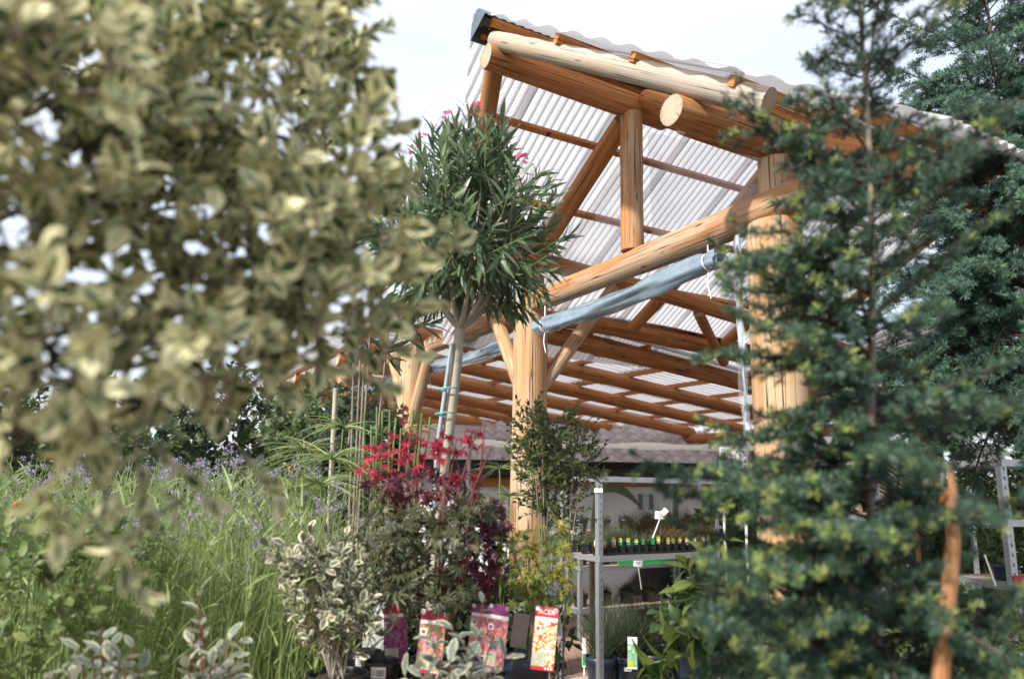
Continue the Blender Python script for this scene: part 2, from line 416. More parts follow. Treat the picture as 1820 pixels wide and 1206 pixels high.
def sheetmat(name, col, trans, dirt=.5, shade_dirt_w=.14):
    m, N, Lk, b = new_mat(name)
    tcn = nd(N, 'ShaderNodeTexCoord'); n = nd(N, 'ShaderNodeTexNoise', Scale=1.7, Detail=6.0); Lk.new(tcn.outputs['Object'], n.inputs['Vector'])
    c = mixc(N, Lk, mrange(N, Lk, n.outputs['Fac'], .35, .7, 0, .6), col, tuple(q*.8 for q in col))
    # wave shading painted dark into the troughs, broken into dust and algae streaks
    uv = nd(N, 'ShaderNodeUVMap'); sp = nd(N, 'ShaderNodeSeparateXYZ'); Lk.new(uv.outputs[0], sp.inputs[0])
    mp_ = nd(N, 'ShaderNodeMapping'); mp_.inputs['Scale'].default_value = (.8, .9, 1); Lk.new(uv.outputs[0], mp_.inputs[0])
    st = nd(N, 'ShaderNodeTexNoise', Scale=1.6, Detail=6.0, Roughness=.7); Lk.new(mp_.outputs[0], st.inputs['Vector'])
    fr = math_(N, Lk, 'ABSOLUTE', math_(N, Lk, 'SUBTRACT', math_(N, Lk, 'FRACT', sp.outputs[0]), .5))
    msk = math_(N, Lk, 'MULTIPLY', mrange(N, Lk, fr, shade_dirt_w*.35, shade_dirt_w, 1., 0., True), mrange(N, Lk, st.outputs['Fac'], .3, .65, dirt*.5, dirt))
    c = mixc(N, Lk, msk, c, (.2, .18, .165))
    c = mixc(N, Lk, mrange(N, Lk, st.outputs['Fac'], .62, .75, 0., .35), c, (.42, .4, .34))
    Lk.new(c, b.inputs['Base Color']); b.inputs['Roughness'].default_value = .35
    tr = nd(N, 'ShaderNodeBsdfTranslucent'); Lk.new(c, tr.inputs['Color'])
    ms = nd(N, 'ShaderNodeMixShader', Fac=trans); Lk.new(b.outputs[0], ms.inputs[1]); Lk.new(tr.outputs[0], ms.inputs[2])
    Lk.new(ms.outputs[0], N['Material Output'].inputs['Surface'])
    return m

def filmmat(name, tint, gloss, haze, hazecol=(.75, .8, .86)):
    """clear pvc film: see-through, glossy, slightly milky"""
    m, N, Lk, b = new_mat(name); N.remove(b)
    t = nd(N, 'ShaderNodeBsdfTransparent'); t.inputs['Color'].default_value = (*tint, 1)
    g = nd(N, 'ShaderNodeBsdfGlossy', Roughness=.07)
    df = nd(N, 'ShaderNodeBsdfDiffuse'); df.inputs['Color'].default_value = (*hazecol, 1)
    tcn = nd(N, 'ShaderNodeTexCoord'); n = nd(N, 'ShaderNodeTexNoise', Scale=2.3, Detail=9.0, Roughness=.75, Distortion=.6); Lk.new(tcn.outputs['Object'], n.inputs['Vector'])
    bp = nd(N, 'ShaderNodeBump', Strength=.25, Distance=.02); Lk.new(n.outputs['Fac'], bp.inputs['Height']); Lk.new(bp.outputs[0], g.inputs['Normal'])
    fr = nd(N, 'ShaderNodeFresnel', IOR=1.5)
    a = nd(N, 'ShaderNodeMixShader'); Lk.new(mrange(N, Lk, n.outputs['Fac'], .3, .75, haze*.5, haze*1.6), a.inputs[0]); Lk.new(t.outputs[0], a.inputs[1]); Lk.new(df.outputs[0], a.inputs[2])
    c = nd(N, 'ShaderNodeMixShader'); Lk.new(math_(N, Lk, 'MULTIPLY', fr.outputs[0], gloss), c.inputs[0]); Lk.new(a.outputs[0], c.inputs[1]); Lk.new(g.outputs[0], c.inputs[2])
    Lk.new(c.outputs[0], N['Material Output'].inputs['Surface'])
    return m

def rollmat():
    m, N, Lk, b = new_mat('rolled pvc film')
    tcn = nd(N, 'ShaderNodeTexCoord'); n = nd(N, 'ShaderNodeTexNoise', Scale=7.0, Detail=4.0, Distortion=1.2); Lk.new(tcn.outputs['Object'], n.inputs['Vector'])
    Lk.new(mixc(N, Lk, n.outputs['Fac'], (.11, .18, .25), (.3, .38, .45)), b.inputs['Base Color'])
    b.inputs['Roughness'].default_value = .12; b.inputs['Specular IOR Level'].default_value = .9; b.inputs['Coat Weight'].default_value = 1.0; b.inputs['Coat Roughness'].default_value = .05
    bp = nd(N, 'ShaderNodeBump', Strength=.12, Distance=.02); Lk.new(n.outputs['Fac'], bp.inputs['Height']); Lk.new(bp.outputs[0], b.inputs['Normal']); Lk.new(bp.outputs[0], b.inputs['Coat Normal'])
    t = nd(N, 'ShaderNodeBsdfTransparent'); t.inputs['Color'].default_value = (.75, .83, .9, 1)
    ms = nd(N, 'ShaderNodeMixShader', Fac=.22); Lk.new(b.outputs[0], ms.inputs[1]); Lk.new(t.outputs[0], ms.inputs[2]); Lk.new(ms.outputs[0], N['Material Output'].inputs['Surface'])
    return m

def printmat(name, bgc, blobs, scale=9., band=None):
    """printed picture: coloured star-like blotches on a ground"""
    m, N, Lk, b = new_mat(name)
    uv = nd(N, 'ShaderNodeUVMap'); n = nd(N, 'ShaderNodeTexNoise', Scale=scale*.7, Detail=2.0, Distortion=1.5); Lk.new(uv.outputs[0], n.inputs['Vector'])
    c = bgc
    for i, bc in enumerate(blobs):
        mp_ = nd(N, 'ShaderNodeMapping'); mp_.inputs['Location'].default_value = (i*3.7, i*1.9, 0); Lk.new(uv.outputs[0], mp_.inputs[0])
        w = nd(N, 'ShaderNodeTexNoise', Scale=scale, Detail=3.0, Distortion=2.5); Lk.new(mp_.outputs[0], w.inputs['Vector'])
        c = mixc(N, Lk, mrange(N, Lk, w.outputs['Fac'], .5, .56, 0., 1.), c, bc)
    Lk.new(c, b.inputs['Base Color']); b.inputs['Roughness'].default_value = .3
    return m

M = {}
M['log'] = wood('orange stained log', (.2, .07, .024), (.4, .16, .055), (.54, .26, .105), (.52, .35, .21), .2)
M['log_half'] = wood('half weathered log', (.2, .085, .033), (.34, .16, .065), (.44, .25, .12), (.44, .34, .24), .65)
M['log_pale'] = wood('sun bleached log', (.26, .19, .13), (.37, .3, .225), (.43, .36, .285), (.4, .36, .315), .75)
M['post'] = wood('peeled post', (.28, .14, .06), (.4, .23, .115), (.47, .31, .18), (.48, .37, .25), .65)
M['batten'] = wood('sawn batten', (.3, .11, .035), (.45, .18, .055), (.55, .26, .09), (.5, .35, .22), .1)
M['cut'] = cut_end('sawn log end', (.46, .38, .28))
M['sheet'] = sheetmat('translucent corrugated sheet', (.8, .79, .8), .6, .5, .11)
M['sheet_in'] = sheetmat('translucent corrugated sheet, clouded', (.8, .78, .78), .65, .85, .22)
M['cap'] = plain('grey painted metal', (.14, .18, .21), .35, .6, .1)
M['film'] = filmmat('clear pvc film', (.93, .935, .95), 1.2, .09)
M['film2'] = filmmat('clear pvc film, taut', (.96, .965, .97), .3, .02)
M['roll'] = rollmat()
M['cord'] = plain('white cord', (.75, .77, .78), .6)
M['steel'] = plain('galvanised steel', (.46, .49, .52), .38, .75, .2, 60.)
M['steel_blue'] = plain('blue grey steel', (.16, .21, .27), .4, .5, .15, 60.)
M['ply'] = plain('trolley deck', (.45, .36, .28), .7, 0, .2)
M['pot'] = plain('dark blue grey plastic', (.02, .034, .062), .38, 0, .15)
M['pot_black'] = plain('black plastic', (.012, .013, .016), .4, 0, .15)
M['soil'] = plain('potting soil', (.045, .028, .018), .95, 0, .5, 90., bump=.6)
M['white'] = plain('white card', (.8, .81, .82), .45, 0, .03)
M['wall'] = plain('white render', (.7, .71, .72), .85, 0, .06, 6.)
M['grey_wall'] = plain('grey panel', (.3, .3, .32), .7, 0, .08)
M['bark'] = plain('grey bark', (.2, .17, .14), .85, 0, .3, 40., bump=.5)
M['bark_pale'] = plain('pale smooth bark', (.36, .33, .27), .75, 0, .22, 25., bump=.3)
M['bark_dark'] = plain('dark twig', (.06, .042, .03), .85, 0, .3, 40.)
M['stem_green'] = plain('green stem', (.13, .19, .06), .6, 0, .25)
M['stem_red'] = plain('reddish twig', (.14, .05, .04), .6, 0, .2)

# ------------------------------------------------------------------ timber pavilion frame of reference
ANG = 0.5195
D3 = Vector((-math.sin(ANG), math.cos(ANG), 0)); N3 = Vector((math.cos(ANG), math.sin(ANG), 0)); Z3 = Vector((0, 0, 1))
A3 = Vector((1.6292, 4.4, 0)); LB = 2.93
def W(t, s, h): return A3 + D3*t + N3*s + Z3*h
TK = 1.36          # ridge line, along the post row

def log(parent, name, p0, p1, r0, r1, mat, seed=0, sides=18, bow=.012, bump=.035, ends=(True, True), flare=0.):
    """a round log with knots, slight bow and sawn ends"""
    r = np.random.default_rng(seed+11)
    p0, p1 = np.array(p0, float), np.array(p1, float); Ln = np.linalg.norm(p1-p0); k = max(5, int(Ln/.11))
    t = np.linspace(0, 1, k+1); T = (p1-p0)/Ln
    ref = np.array([0, 0, 1.]) if abs(T[2]) < .85 else np.array([.3, .95, 0])
    X = np.cross(T, ref); X /= np.linalg.norm(X); Y = np.cross(T, X)
    a = np.arange(sides)/sides*2*math.pi
    ph = r.uniform(0, 6.28, 6); am = r.uniform(-1, 1, 2)*bow*Ln
    C = p0 + (p1-p0)*t[:, None] + X*(am[0]*np.sin(math.pi*t))[:, None] + Y*(am[1]*np.sin(math.pi*t))[:, None]
    R = (r0 + (r1-r0)*t)[:, None]*(1 + bump*.6*np.sin(2*a[None]+ph[0]+t[:, None]*2) + bump*.4*np.sin(3*a[None]+ph[1]-t[:, None]*3) + bump*.5*np.sin(t[:, None]*Ln*5+ph[2]) )
    R *= 1 + r.normal(0, bump*.12, R.shape)
    for _ in range(int(Ln*2.2)):                      # knot swellings
        kt, ka, sz = r.uniform(.03, .97), r.uniform(0, 6.28), r.uniform(.08, .2)
        da = np.angle(np.exp(1j*(a-ka)))
        R *= 1 + sz*np.exp(-((t[:, None]-kt)*Ln/.045)**2 - (da[None]/.4)**2)
    if flare: R *= (1 + flare*np.exp(-(t*Ln)/.5))[:, None]
    V = C[:, None] + R[..., None]*(np.cos(a)[None, :, None]*X + np.sin(a)[None, :, None]*Y)
    mb = MB(); F, uv = [], []
    for i in range(k):
        for j in range(sides):
            j2 = (j+1) % sides; F.append((i*sides+j, i*sides+j2, (i+1)*sides+j2, (i+1)*sides+j))
            uv += [(j/sides, t[i]*Ln), ((j+1)/sides, t[i]*Ln), ((j+1)/sides, t[i+1]*Ln), (j/sides, t[i+1]*Ln)]
    mb.add(V.reshape(-1, 3), F, uv, 0, True)
    ring = [(.5+.5*math.cos(q), .5+.5*math.sin(q)) for q in a]
    if ends[0]: mb.add(V[0], [tuple(range(sides))], ring, 1)
    if ends[1]: mb.add(V[-1], [tuple(reversed(range(sides)))], ring[::-1], 1)
    return mb.build(name, [mat, M['cut']], parent)

def batten(parent, p0, p1, w=.05, h=.06, up=(0, 0, 1), mat=None, name='batten'):
    mb = MB(); p0, p1 = Vector(p0), Vector(p1); L = (p1-p0).length
    mb.bar(p0, p1, w, h, up)
    # uv: x round, y metres along
    y = (p1-p0).normalized(); V = np.concatenate(mb.V); uv = []
    for i in mb.L: uv.append(((i % 4)/8.+.1, float(np.dot(V[i]-np.array(p0), np.array(y)))))
    mb.UV = uv
    return mb.build(name, [mat or M['batten']], parent)

def corrugated(parent, f, u0, u1, v0, v1, amp, mat, clip=None, pitch=.076, seg=3, rib=False):
    """sheet: f(u,v) -> point on the roof plane, u across the waves, v down the slope; nz = plane normal"""
    k = int(round((u1-u0)/pitch*8)); us = np.linspace(u0, u1, k+1); vs = np.linspace(v0, v1, seg+1)
    o = np.array(f(0, 0)); eu = np.array(f(1, 0))-o; ev = np.array(f(0, 1))-o; nn = np.cross(eu, ev); nn /= np.linalg.norm(nn); nn *= np.sign(nn[2])
    w = amp*np.cos(us/pitch*2*math.pi)
    if rib: w = -amp*np.maximum(0, np.cos(us/pitch*2*math.pi)-.4)/.6*.9
    V = o + us[:, None, None]*eu + vs[None, :, None]*ev + (w[:, None, None])*nn
    I = np.arange((k+1)*(seg+1)).reshape(k+1, seg+1)
    q = np.stack([I[:-1, :-1], I[1:, :-1], I[1:, 1:], I[:-1, 1:]], -1).reshape(-1, 4)
    uvv = np.stack([np.repeat(us/pitch+(.5 if rib else 0.), seg+1), np.tile(vs, k+1)], -1); uv = uvv[q.ravel()]
    me = mesh_np('sheet', V, q, np.full(len(q), 4), uv, None, True, [mat])
    if clip is not None:
        bm = bmesh.new(); bm.from_mesh(me)
        bmesh.ops.bisect_plane(bm, geom=bm.verts[:]+bm.edges[:]+bm.faces[:], plane_co=clip[0], plane_no=clip[1], clear_inner=True)
        empty = len(bm.faces) == 0
        bm.to_mesh(me); bm.free()
        if empty: return None
    return link('corrugated_sheet', me, parent)

pav = thing('timber_pavilion', 'open round-log timber pavilion with a steep gabled roof of white corrugated sheets', 'pavilion', W(LB, 0, 0))
TIE = 3.41
# posts of the front row, far row
log(pav, 'post', W(0, 0, -.02), W(0, 0, 3.32), .175, .165, M['post'], 1, flare=.08)
log(pav, 'post', W(LB, 0, -.02), W(LB, 0, TIE-.06), .185, .155, M['post'], 2, flare=.12)
log(pav, 'post', W(2*LB, 0, -.02), W(2*LB, 0, TIE-.06), .18, .15, M['post'], 3, flare=.1)
log(pav, 'post', W(3*LB, 0, -.02), W(3*LB, 0, TIE-.06), .18, .15, M['post'], 4, flare=.1)
log(pav, 'post', W(4*LB, 0, -.02), W(4*LB, 0, TIE-.06), .18, .15, M['post'], 5, flare=.1)
for k in range(5): log(pav, 'post', W(.4+k*LB, 6.75, -.02), W(.4+k*LB, 6.75, 2.6), .14, .12, M['post'], 20+k)
log(pav, 'stub_post', W(-.02, .03, TIE+.08), W(-.02, .03, 3.74), .12, .12, M['post'], 6)
# tie beams along the row
log(pav, 'tie_beam', W(-.3, -.02, TIE+.02), W(LB-.08, -.02, TIE-.01), .118, .098, M['log_half'], 7, bow=.006)
log(pav, 'tie_beam', W(LB+.1, .02, TIE-.03), W(2*LB+.02, .02, TIE-.03), .1, .11, M['log_half'], 8, bow=.006)
log(pav, 'tie_beam', W(2*LB+.06, 0, TIE-.03), W(3*LB, 0, TIE-.03), .105, .105, M['log_half'], 9, bow=.006)
log(pav, 'tie_beam', W(3*LB+.05, 0, TIE-.03), W(4*LB, 0, TIE-.03), .105, .105, M['log_half'], 10, bow=.006)
# braces
def brace(a, b, seed, mat='post', r=.075): log(pav, 'brace', a, b, r, r*.95, M[mat], seed, bow=.004)
brace(W(LB-.03, .1, 2.6), W(LB-.03, .98, 3.7), 30, 'log_half', .07)
brace(W(LB+.12, -.02, 2.6), W(LB+.62, -.02, 3.34), 31)
brace(W(2*LB-.1, -.02, 2.45), W(2*LB-.62, -.02, 3.32), 32)
brace(W(2*LB+.1, -.02, 2.5), W(2*LB+.62, -.02, 3.3), 33)
# king post, gable rafters, ridge and side purlins
RZ = 4.75
log(pav, 'king_post', W(TK, -.02, TIE+.1), W(TK-.01, -.02, RZ-.08), .092, .088, M['log_half'], 40, bow=.003)
log(pav, 'ridge_beam', W(TK, -1.36, RZ+.01), W(TK, .34, RZ-.005), .092, .112, M['log'], 41, bow=.004)
log(pav, 'ridge_beam', W(TK, .36, RZ+.02), W(TK, 4.9, RZ), .1, .1, M['log'], 42)
log(pav, 'purlin', W(0, -.83, 3.86), W(0, 4.9, 3.84), .095, .105, M['log'], 43, bow=.004)
log(pav, 'purlin', W(.72, -.05, 4.3), W(.72, 4.9, 4.3), .08, .08, M['log'], 44)
LS, RS = .60, .66                                   # slope of the left and right roof planes
ZS = 5.1                                             # sheet level at the ridge
log(pav, 'gable_rafter', W(TK+.1, -.02, RZ-.1), W(TK+1.62, -.02, RZ-.1-1.52*LS), .082, .09, M['log'], 45, bow=.004)
log(pav, 'gable_rafter', W(TK-.12, .05, RZ+.02), W(TK-2.3, .05, RZ+.1-2.3*RS), .08, .085, M['log'], 46)
def verge(s): return 1.30-.40*s                      # the roof overhang narrows from ridge to eave
log(pav, 'barge_rafter', W(TK-.02, -verge(0), ZS-.205), W(TK-1.84, -verge(1.84), ZS-.125-1.84*RS), .068, .08, M['log_pale'], 47, bow=.004)
log(pav, 'barge_rafter', W(TK+.06, -verge(.06)+.04, ZS-.2), W(TK+2.5, -verge(2.5), ZS-.2-2.5*LS), .074, .08, M['log_half'], 48, bow=.004)
for i, s0 in enumerate((1.85, 3.45, 4.85)):
    log(pav, 'rafter', W(TK+.1, s0, ZS-.2-.1*LS), W(TK+2.3+.1*i, s0, ZS-.2-2.3*LS), .07, .075, M['log'], 50+i)
    log(pav, 'rafter', W(TK-.1, s0, ZS-.2-.1*RS), W(TK-2.3, s0, ZS-.2-2.3*RS), .07, .075, M['log'], 55+i)
log(pav, 'purlin', W(LB, -.5, 3.9), W(LB, 4.9, 3.42), .085, .09, M['log'], 60)
log(pav, 'stub_post', W(LB, .02, TIE+.08), W(LB, .02, 3.8), .11, .11, M['log_half'], 63)
log(pav, 'eave_beam', W(3.92, .05, 3.6), W(3.92, 5.2, 3.34), .105, .12, M['log'], 61)
log(pav, 'brace', W(3.85, 3.5, 3.3), W(LB+.02, 2.2, 3.62), .065, .06, M['log'], 62)
batten(pav, W(3.83, .0, 3.76), W(3.83, 5., 3.51), .09, .015, name='flashing', mat=M['batten'])
# battens
for s in (.09, .62, 1.15, 1.72, 2.3):
    batten(pav, W(TK-s, -verge(s)-.1, ZS-.058-s*RS), W(TK-s, 5.0, ZS-.058-s*RS), .055, .062, (-D3*RS + Z3).normalized() if False else (Z3 - D3*RS).normalized())
for s in (.1, .62, 1.25, 1.9, 2.5):
    batten(pav, W(TK+s, -verge(s)-.1, ZS-.058-s*LS), W(TK+s, 5.0, ZS-.058-s*LS), .05, .055, (Z3 + D3*LS).normalized())
# gable sheets
def clip_plane(sgn, slope):
    a = W(TK, -verge(0)-.17, 0); b = W(TK+sgn*2, -verge(2)-.17, 0)
    dd = (b-a).normalized(); no = Vector((-dd.y, dd.x, 0)); 
    if no.dot(N3) < 0: no = -no
    return a, no
for i in range(8):
    u0, u1 = -1.6+i*.836, -1.6+i*.836+.912
    fl = lambda u, v: W(TK+.02+v, u, ZS-(.02+v)*LS + (.006 if i % 2 else 0))
    corrugated(pav, fl, u0, u1, 0, 3.1, .011, M['sheet'], clip_plane(1, LS), rib=True)
    fr = lambda u, v: W(TK-.02-v, u, ZS-(.02+v)*RS + (.006 if i % 2 else 0))
    corrugated(pav, fr, u0, u1, 0, 2.66, .013, M['sheet'], clip_plane(-1, RS))
# ridge cap: folded metal
mb = MB()
prof = [(-.13, -.13*RS+.012), (-.1, -.1*RS+.03), (-.02, .032), (.02, .032), (.07, -.07*LS+.03), (.09, -.09*LS-.0), (.1, -.17)]
Vc = [tuple(W(TK+q, -verge(0)-.14, ZS+h-.02)) for q, h in prof] + [tuple(W(TK+q, 5., ZS+h)) for q, h in prof]
mb.add(Vc, [(i, i+1, i+8, i+7) for i in range(6)]); mb.add(Vc[:7], [(0, 1, 2, 3, 4, 5, 6)])
mb.build('ridge_cap', M['cap'], pav)
# half-round wooden gutter in the valley right of the first post
mb = MB(); ang = np.linspace(math.pi, 2*math.pi, 10)
g0, g1 = W(-.32, -.18, 3.62), W(-.32, 4.5, 3.5)
V = [];
for p in (g0, g1):
    for rr in (.1, .085):
        V += [tuple(p + D3*(rr*math.cos(q)) + Z3*(rr*math.sin(q))) for q in ang]
F = [(i, i+1, i+21, i+20) for i in range(9)] + [(i+10, i+30, i+31, i+11) for i in range(9)] + [(i, i+10, i+11, i+1) for i in range(9)] + [(0, 20, 30, 10), (9, 19, 39, 29)]
mb.add(V, F); mb.build('gutter', M['log_pale'], pav)

# lower roof behind the row: rafters run away from the row, sheets on battens
GZ, G, T1, DT, SE = 3.5, .107, 4.07, 1.335, 6.8
def low(t, s, dz=0.): return W(t, s, GZ - G*s + dz)
for k in range(8):
    t = T1+DT*k; r = .108 if k % 3 else .118
    log(pav, 'rafter', low(t, -.35 if k else .15), low(t+rng.uniform(-.05, .05), SE+.1), r, r*.85, M['log'], 70+k, bow=.006)
log(pav, 'eave_beam', low(2.2, SE, -.16), low(9.4, SE, -.16), .1, .1, M['log'], 90)
log(pav, 'eave_beam', low(9.45, SE, -.16), low(14.5, SE, -.16), .1, .1, M['log'], 91)
for k in range(9):
    s = -.3+k*.88
    batten(pav, low(3.95, s, .135), low(14.2, s, .135), .065, .06)
for i in range(12):
    for row in range(2):
        u0 = 3.98+i*.85
        f_ = lambda u, v: low(u, v, .195+(.006 if i % 2 else 0)+(.012 if row == 0 else 0))
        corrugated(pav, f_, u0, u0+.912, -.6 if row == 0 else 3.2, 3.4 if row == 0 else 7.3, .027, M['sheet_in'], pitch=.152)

# clear film in the gable, on both sides of the king post
def film(corners, name, mat, ripple=.006, seed=0, nu=18, nv=14):
    c = [np.array(q, float) for q in corners]; V = []
    nn = np.cross(c[1]-c[0], c[3]-c[0]); nn /= np.linalg.norm(nn)
    r = np.random.default_rng(seed); ph = r.uniform(0, 6, 4)
    for i in range(nu+1):
        for j in range(nv+1):
            u, v = i/nu, j/nv
            p = (1-u)*(1-v)*c[0] + u*(1-v)*c[1] + u*v*c[2] + (1-u)*v*c[3]
            V.append(p + nn*ripple*(math.sin(u*9+v*5+ph[0]) + .6*math.sin(v*17-u*7+ph[1])))
    F = [(i*(nv+1)+j, (i+1)*(nv+1)+j, (i+1)*(nv+1)+j+1, i*(nv+1)+j+1) for i in range(nu) for j in range(nv)]
    mb = MB(); mb.add(V, F, None, 0, True); return mb.build(name, mat, pav)
film([W(TK-.08, .1, TIE+.05), W(.05, .1, TIE+.05), W(.05, .1, 3.78), W(TK-.08, .1, 4.52)], 'plastic_film', M['film'], .008, 1)
film([W(TK+.08, .1, TIE+.05), W(LB-.1, .1, TIE+.05), W(LB-.1, .1, 3.72), W(TK+.08, .1, 4.5)], 'plastic_film', M['film2'], .002, 2)
film([W(.19, -.1, 2.0), W(.25, -.08, 2.0), W(.27, -.08, 3.3), W(.18, -.1, 3.3)], 'plastic_film', M['film'], .012, 3, 4, 30)

# rolled-up plastic blinds hanging under the tie beams
def blind(t0, t1, z0, z1, sag, label, seed, s=-.06, r=.072):
    root = thing('plastic_blind', label, 'blind', W((t0+t1)/2, s, (z0+z1)/2), 'clear plastic blinds rolled up under the beams')
    rr = np.random.default_rng(seed); k = 80; sides = 26
    t = np.linspace(0, 1, k+1); a = np.arange(sides)/sides*2*math.pi
    C = np.array([W(t0+(t1-t0)*q, s, z0+(z1-z0)*q - sag*math.sin(math.pi*q)**1.3) for q in t])
    T = nrm(np.gradient(C, axis=0)); X = nrm(np.cross(T, np.array([[0, 0, 1.]]))); Y = np.cross(T, X)
    ph = rr.uniform(0, 6.28, 8)
    R = r*(1 + .14*np.sin(3*a[None]+9*t[:, None]+ph[0]) + .1*np.sin(5*a[None]-7*t[:, None]+ph[1]) + .03*np.sin(2*a[None]+31*t[:, None]+ph[2]) + .06*np.sin(8*a[None]+13*t[:, None]+ph[3]))
    for q in (.05, .95): R *= (1-.3*np.exp(-((t-q)/.012)**2))[:, None]
    V = C[:, None] + R[..., None]*(np.cos(a)[None, :, None]*X[:, None] + np.sin(a)[None, :, None]*Y[:, None])
    F = [(i*sides+j, i*sides+(j+1) % sides, (i+1)*sides+(j+1) % sides, (i+1)*sides+j) for i in range(k) for j in range(sides)]
    mb = MB(); mb.add(V.reshape(-1, 3), F, None, 0, True); mb.build('outer_wrap', M['roll'], root)
    mb = MB(); V2 = C[:, None] + .62*R[..., None]*(np.cos(a+.4)[None, :, None]*X[:, None] + np.sin(a+.4)[None, :, None]*Y[:, None])
    mb.add(V2.reshape(-1, 3), F, None, 0, True); mb.build('inner_wrap', M['roll'], root)
    mb = MB(); mb.tube(C[::6], .018, 10); mb.build('core_tube', M['cap'], root)
    for q in (.05, .95):
        i = int(q*k); c = C[i]; mb = MB()
        loop = [c + 1.02*r*.8*(math.cos(w)*X[i]+math.sin(w)*Y[i]) for w in np.linspace(0, 6.28, 15)]
        mb.tube(loop, .006, 6); top = np.array([c[0], c[1], TIE]); mb.tube([c+Y[i]*0+np.array([0, 0, r*.7]), top], .005, 5)
        mb.tube([c-np.array([0, 0, r*.7]), c-np.array([.01, 0, r*.7+.1]), c-np.array([-.01, 0, r*.7+.2])], .005, 5)
        mb.build('tie_cord', M['cord'], root)
    return root
blind(LB-.24, .4, 3.12, 3.2, .03, 'long bluish rolled plastic blind hung under the beam between the two nearest posts', 1)
blind(2*LB-.28, LB+.22, 3.12, 3.15, .05, 'rolled plastic blind seen behind the oleander trunk', 2, .08)
blind(3*LB-.25, 2*LB+.22, 3.12, 3.14, .05, 'rolled plastic blind beyond the farthest visible post', 3, .08)

# second canopy behind, to the right: rafters and sheets slope the other way
can = thing('rear_canopy', 'second log canopy with white corrugated roof glimpsed behind the conifers', 'canopy', (4.5, 9.5, 0))
CB = at(1560, 700, 10.2); CDn = (D3*1.0 - Z3*.21); CUp = -CDn
def cp(u, v, dz=0.): return CB + N3*u + CUp*v + Z3*dz
for i in range(7):
    log(can, 'rafter', cp(-1.5+i*1.05, -.2, -.12), cp(-1.5+i*1.05, 6.3, -.12), .085, .08, M['log'], 120+i)
for j in range(7):
    batten(can, cp(-2.0, .2+j*.95, -.01), cp(5.6, .2+j*.95, -.01), .05, .05)
for i in range(9):
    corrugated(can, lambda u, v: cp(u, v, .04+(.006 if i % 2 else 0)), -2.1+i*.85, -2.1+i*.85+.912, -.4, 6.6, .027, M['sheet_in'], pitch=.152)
log(can, 'eave_beam', cp(-2.2, -.1, -.28), cp(5.8, -.1, -.28), .1, .1, M['log'], 130)
log(can, 'purlin', cp(-2.2, 6.0, -.28), cp(5.8, 6.0, -.28), .12, .12, M['log'], 131)
for u in (-1.9, 1.4, 4.8):
    q = cp(u, -.1, -.36); log(can, 'post', (q.x, q.y, -.02), q, .12, .11, M['post'], 132+int(u))
    q = cp(u, 6.0, -.38)
    if u > 0: log(can, 'post', (q.x, q.y, -.02), q, .12, .11, M['post'], 142+int(u))
blind2 = None

# ------------------------------------------------------------------ ground
def ground_mat():
    m, N, Lk, b = new_mat('gravel ground')
    tcn = nd(N, 'ShaderNodeTexCoord'); n = nd(N, 'ShaderNodeTexNoise', Scale=1.2, Detail=8.0); Lk.new(tcn.outputs['Object'], n.inputs['Vector'])
    v = nd(N, 'ShaderNodeTexVoronoi', Scale=45.0); Lk.new(tcn.outputs['Object'], v.inputs['Vector'])
    c = mixc(N, Lk, n.outputs['Fac'], (.12, .1, .08), (.22, .19, .16)); c = mixc(N, Lk, .3, c, v.outputs['Color'], 'SOFT_LIGHT')
    Lk.new(c, b.inputs['Base Color']); b.inputs['Roughness'].default_value = .95
    bp = nd(N, 'ShaderNodeBump', Strength=.6, Distance=.01); Lk.new(v.outputs['Distance'], bp.inputs['Height']); Lk.new(bp.outputs[0], b.inputs['Normal'])
    return m
gm = ground_mat()
mb = MB(); mb.add([(-600, -600, 0), (600, -600, 0), (600, 600, 0), (-600, 600, 0)], [(0, 1, 2, 3)])
tag(mb.build('ground', gm), kind='structure')
mb = MB(); mb.add([(-.5, 6.6, .004), (6, 6.6, .004), (6, 12.6, .004), (-.5, 12.6, .004)], [(0, 1, 2, 3)])
pavg = tag(mb.build('pavement', plain('sand joints', (.16, .13, .11), .95)), kind='structure')
M['paver'] = plain('brown paver', (.3, .2, .15), .85, 0, .25, 14., bump=.3)
pv = MB(); pv.box((0, 0, 0), (.196, .096, .03)); pvm = pv.mesh('paver', [M['paver']])
for i in range(16):
    for j in range(18):
        c = Vector((.15+i*.1*1.0, 7.0+j*.2, .012+random.uniform(-.002, .002)))
        o = link('paver', pvm, pavg); o.location = c + Vector((0, .1*(i % 2), 0)); o.rotation_euler = (0, 0, math.pi/2+random.uniform(-.02, .02))

# ------------------------------------------------------------------ house behind, with tiled roof
hs = thing('house', 'low white house with grey clay tile roof and dark gutter behind the plant racks', 'house', (1.5, 14.2, 0))
HY = 14.0; HE = 2.06
mb = MB(); mb.box((2.6, HY+1.5, .97), (9.4, 3, 1.94)); mb.build('wall', M['wall'], hs)
M['tile'] = plain('weathered clay tile', (.42, .375, .39), .7, 0, .3, 5., bump=.2)
slope = .42
tv = []; nw = 8
for j in range(2):
    for i in range(nw+1):
        u = i/nw; tv.append((u*.31, j*.42, .05*math.sin(u*2*math.pi)+(.022 if j == 0 else 0) + j*.42*slope))
for i in range(nw+1): u = i/nw; tv.append((u*.31, 0, .05*math.sin(u*2*math.pi)-.006))
tf = [(i, i+1, i+nw+2, i+nw+1) for i in range(nw)] + [(i+18, i+19, i+1, i) for i in range(nw)]
tm = MB(); tm.add(tv, tf, None, 0, True); tmesh = tm.mesh('tile', [M['tile']])
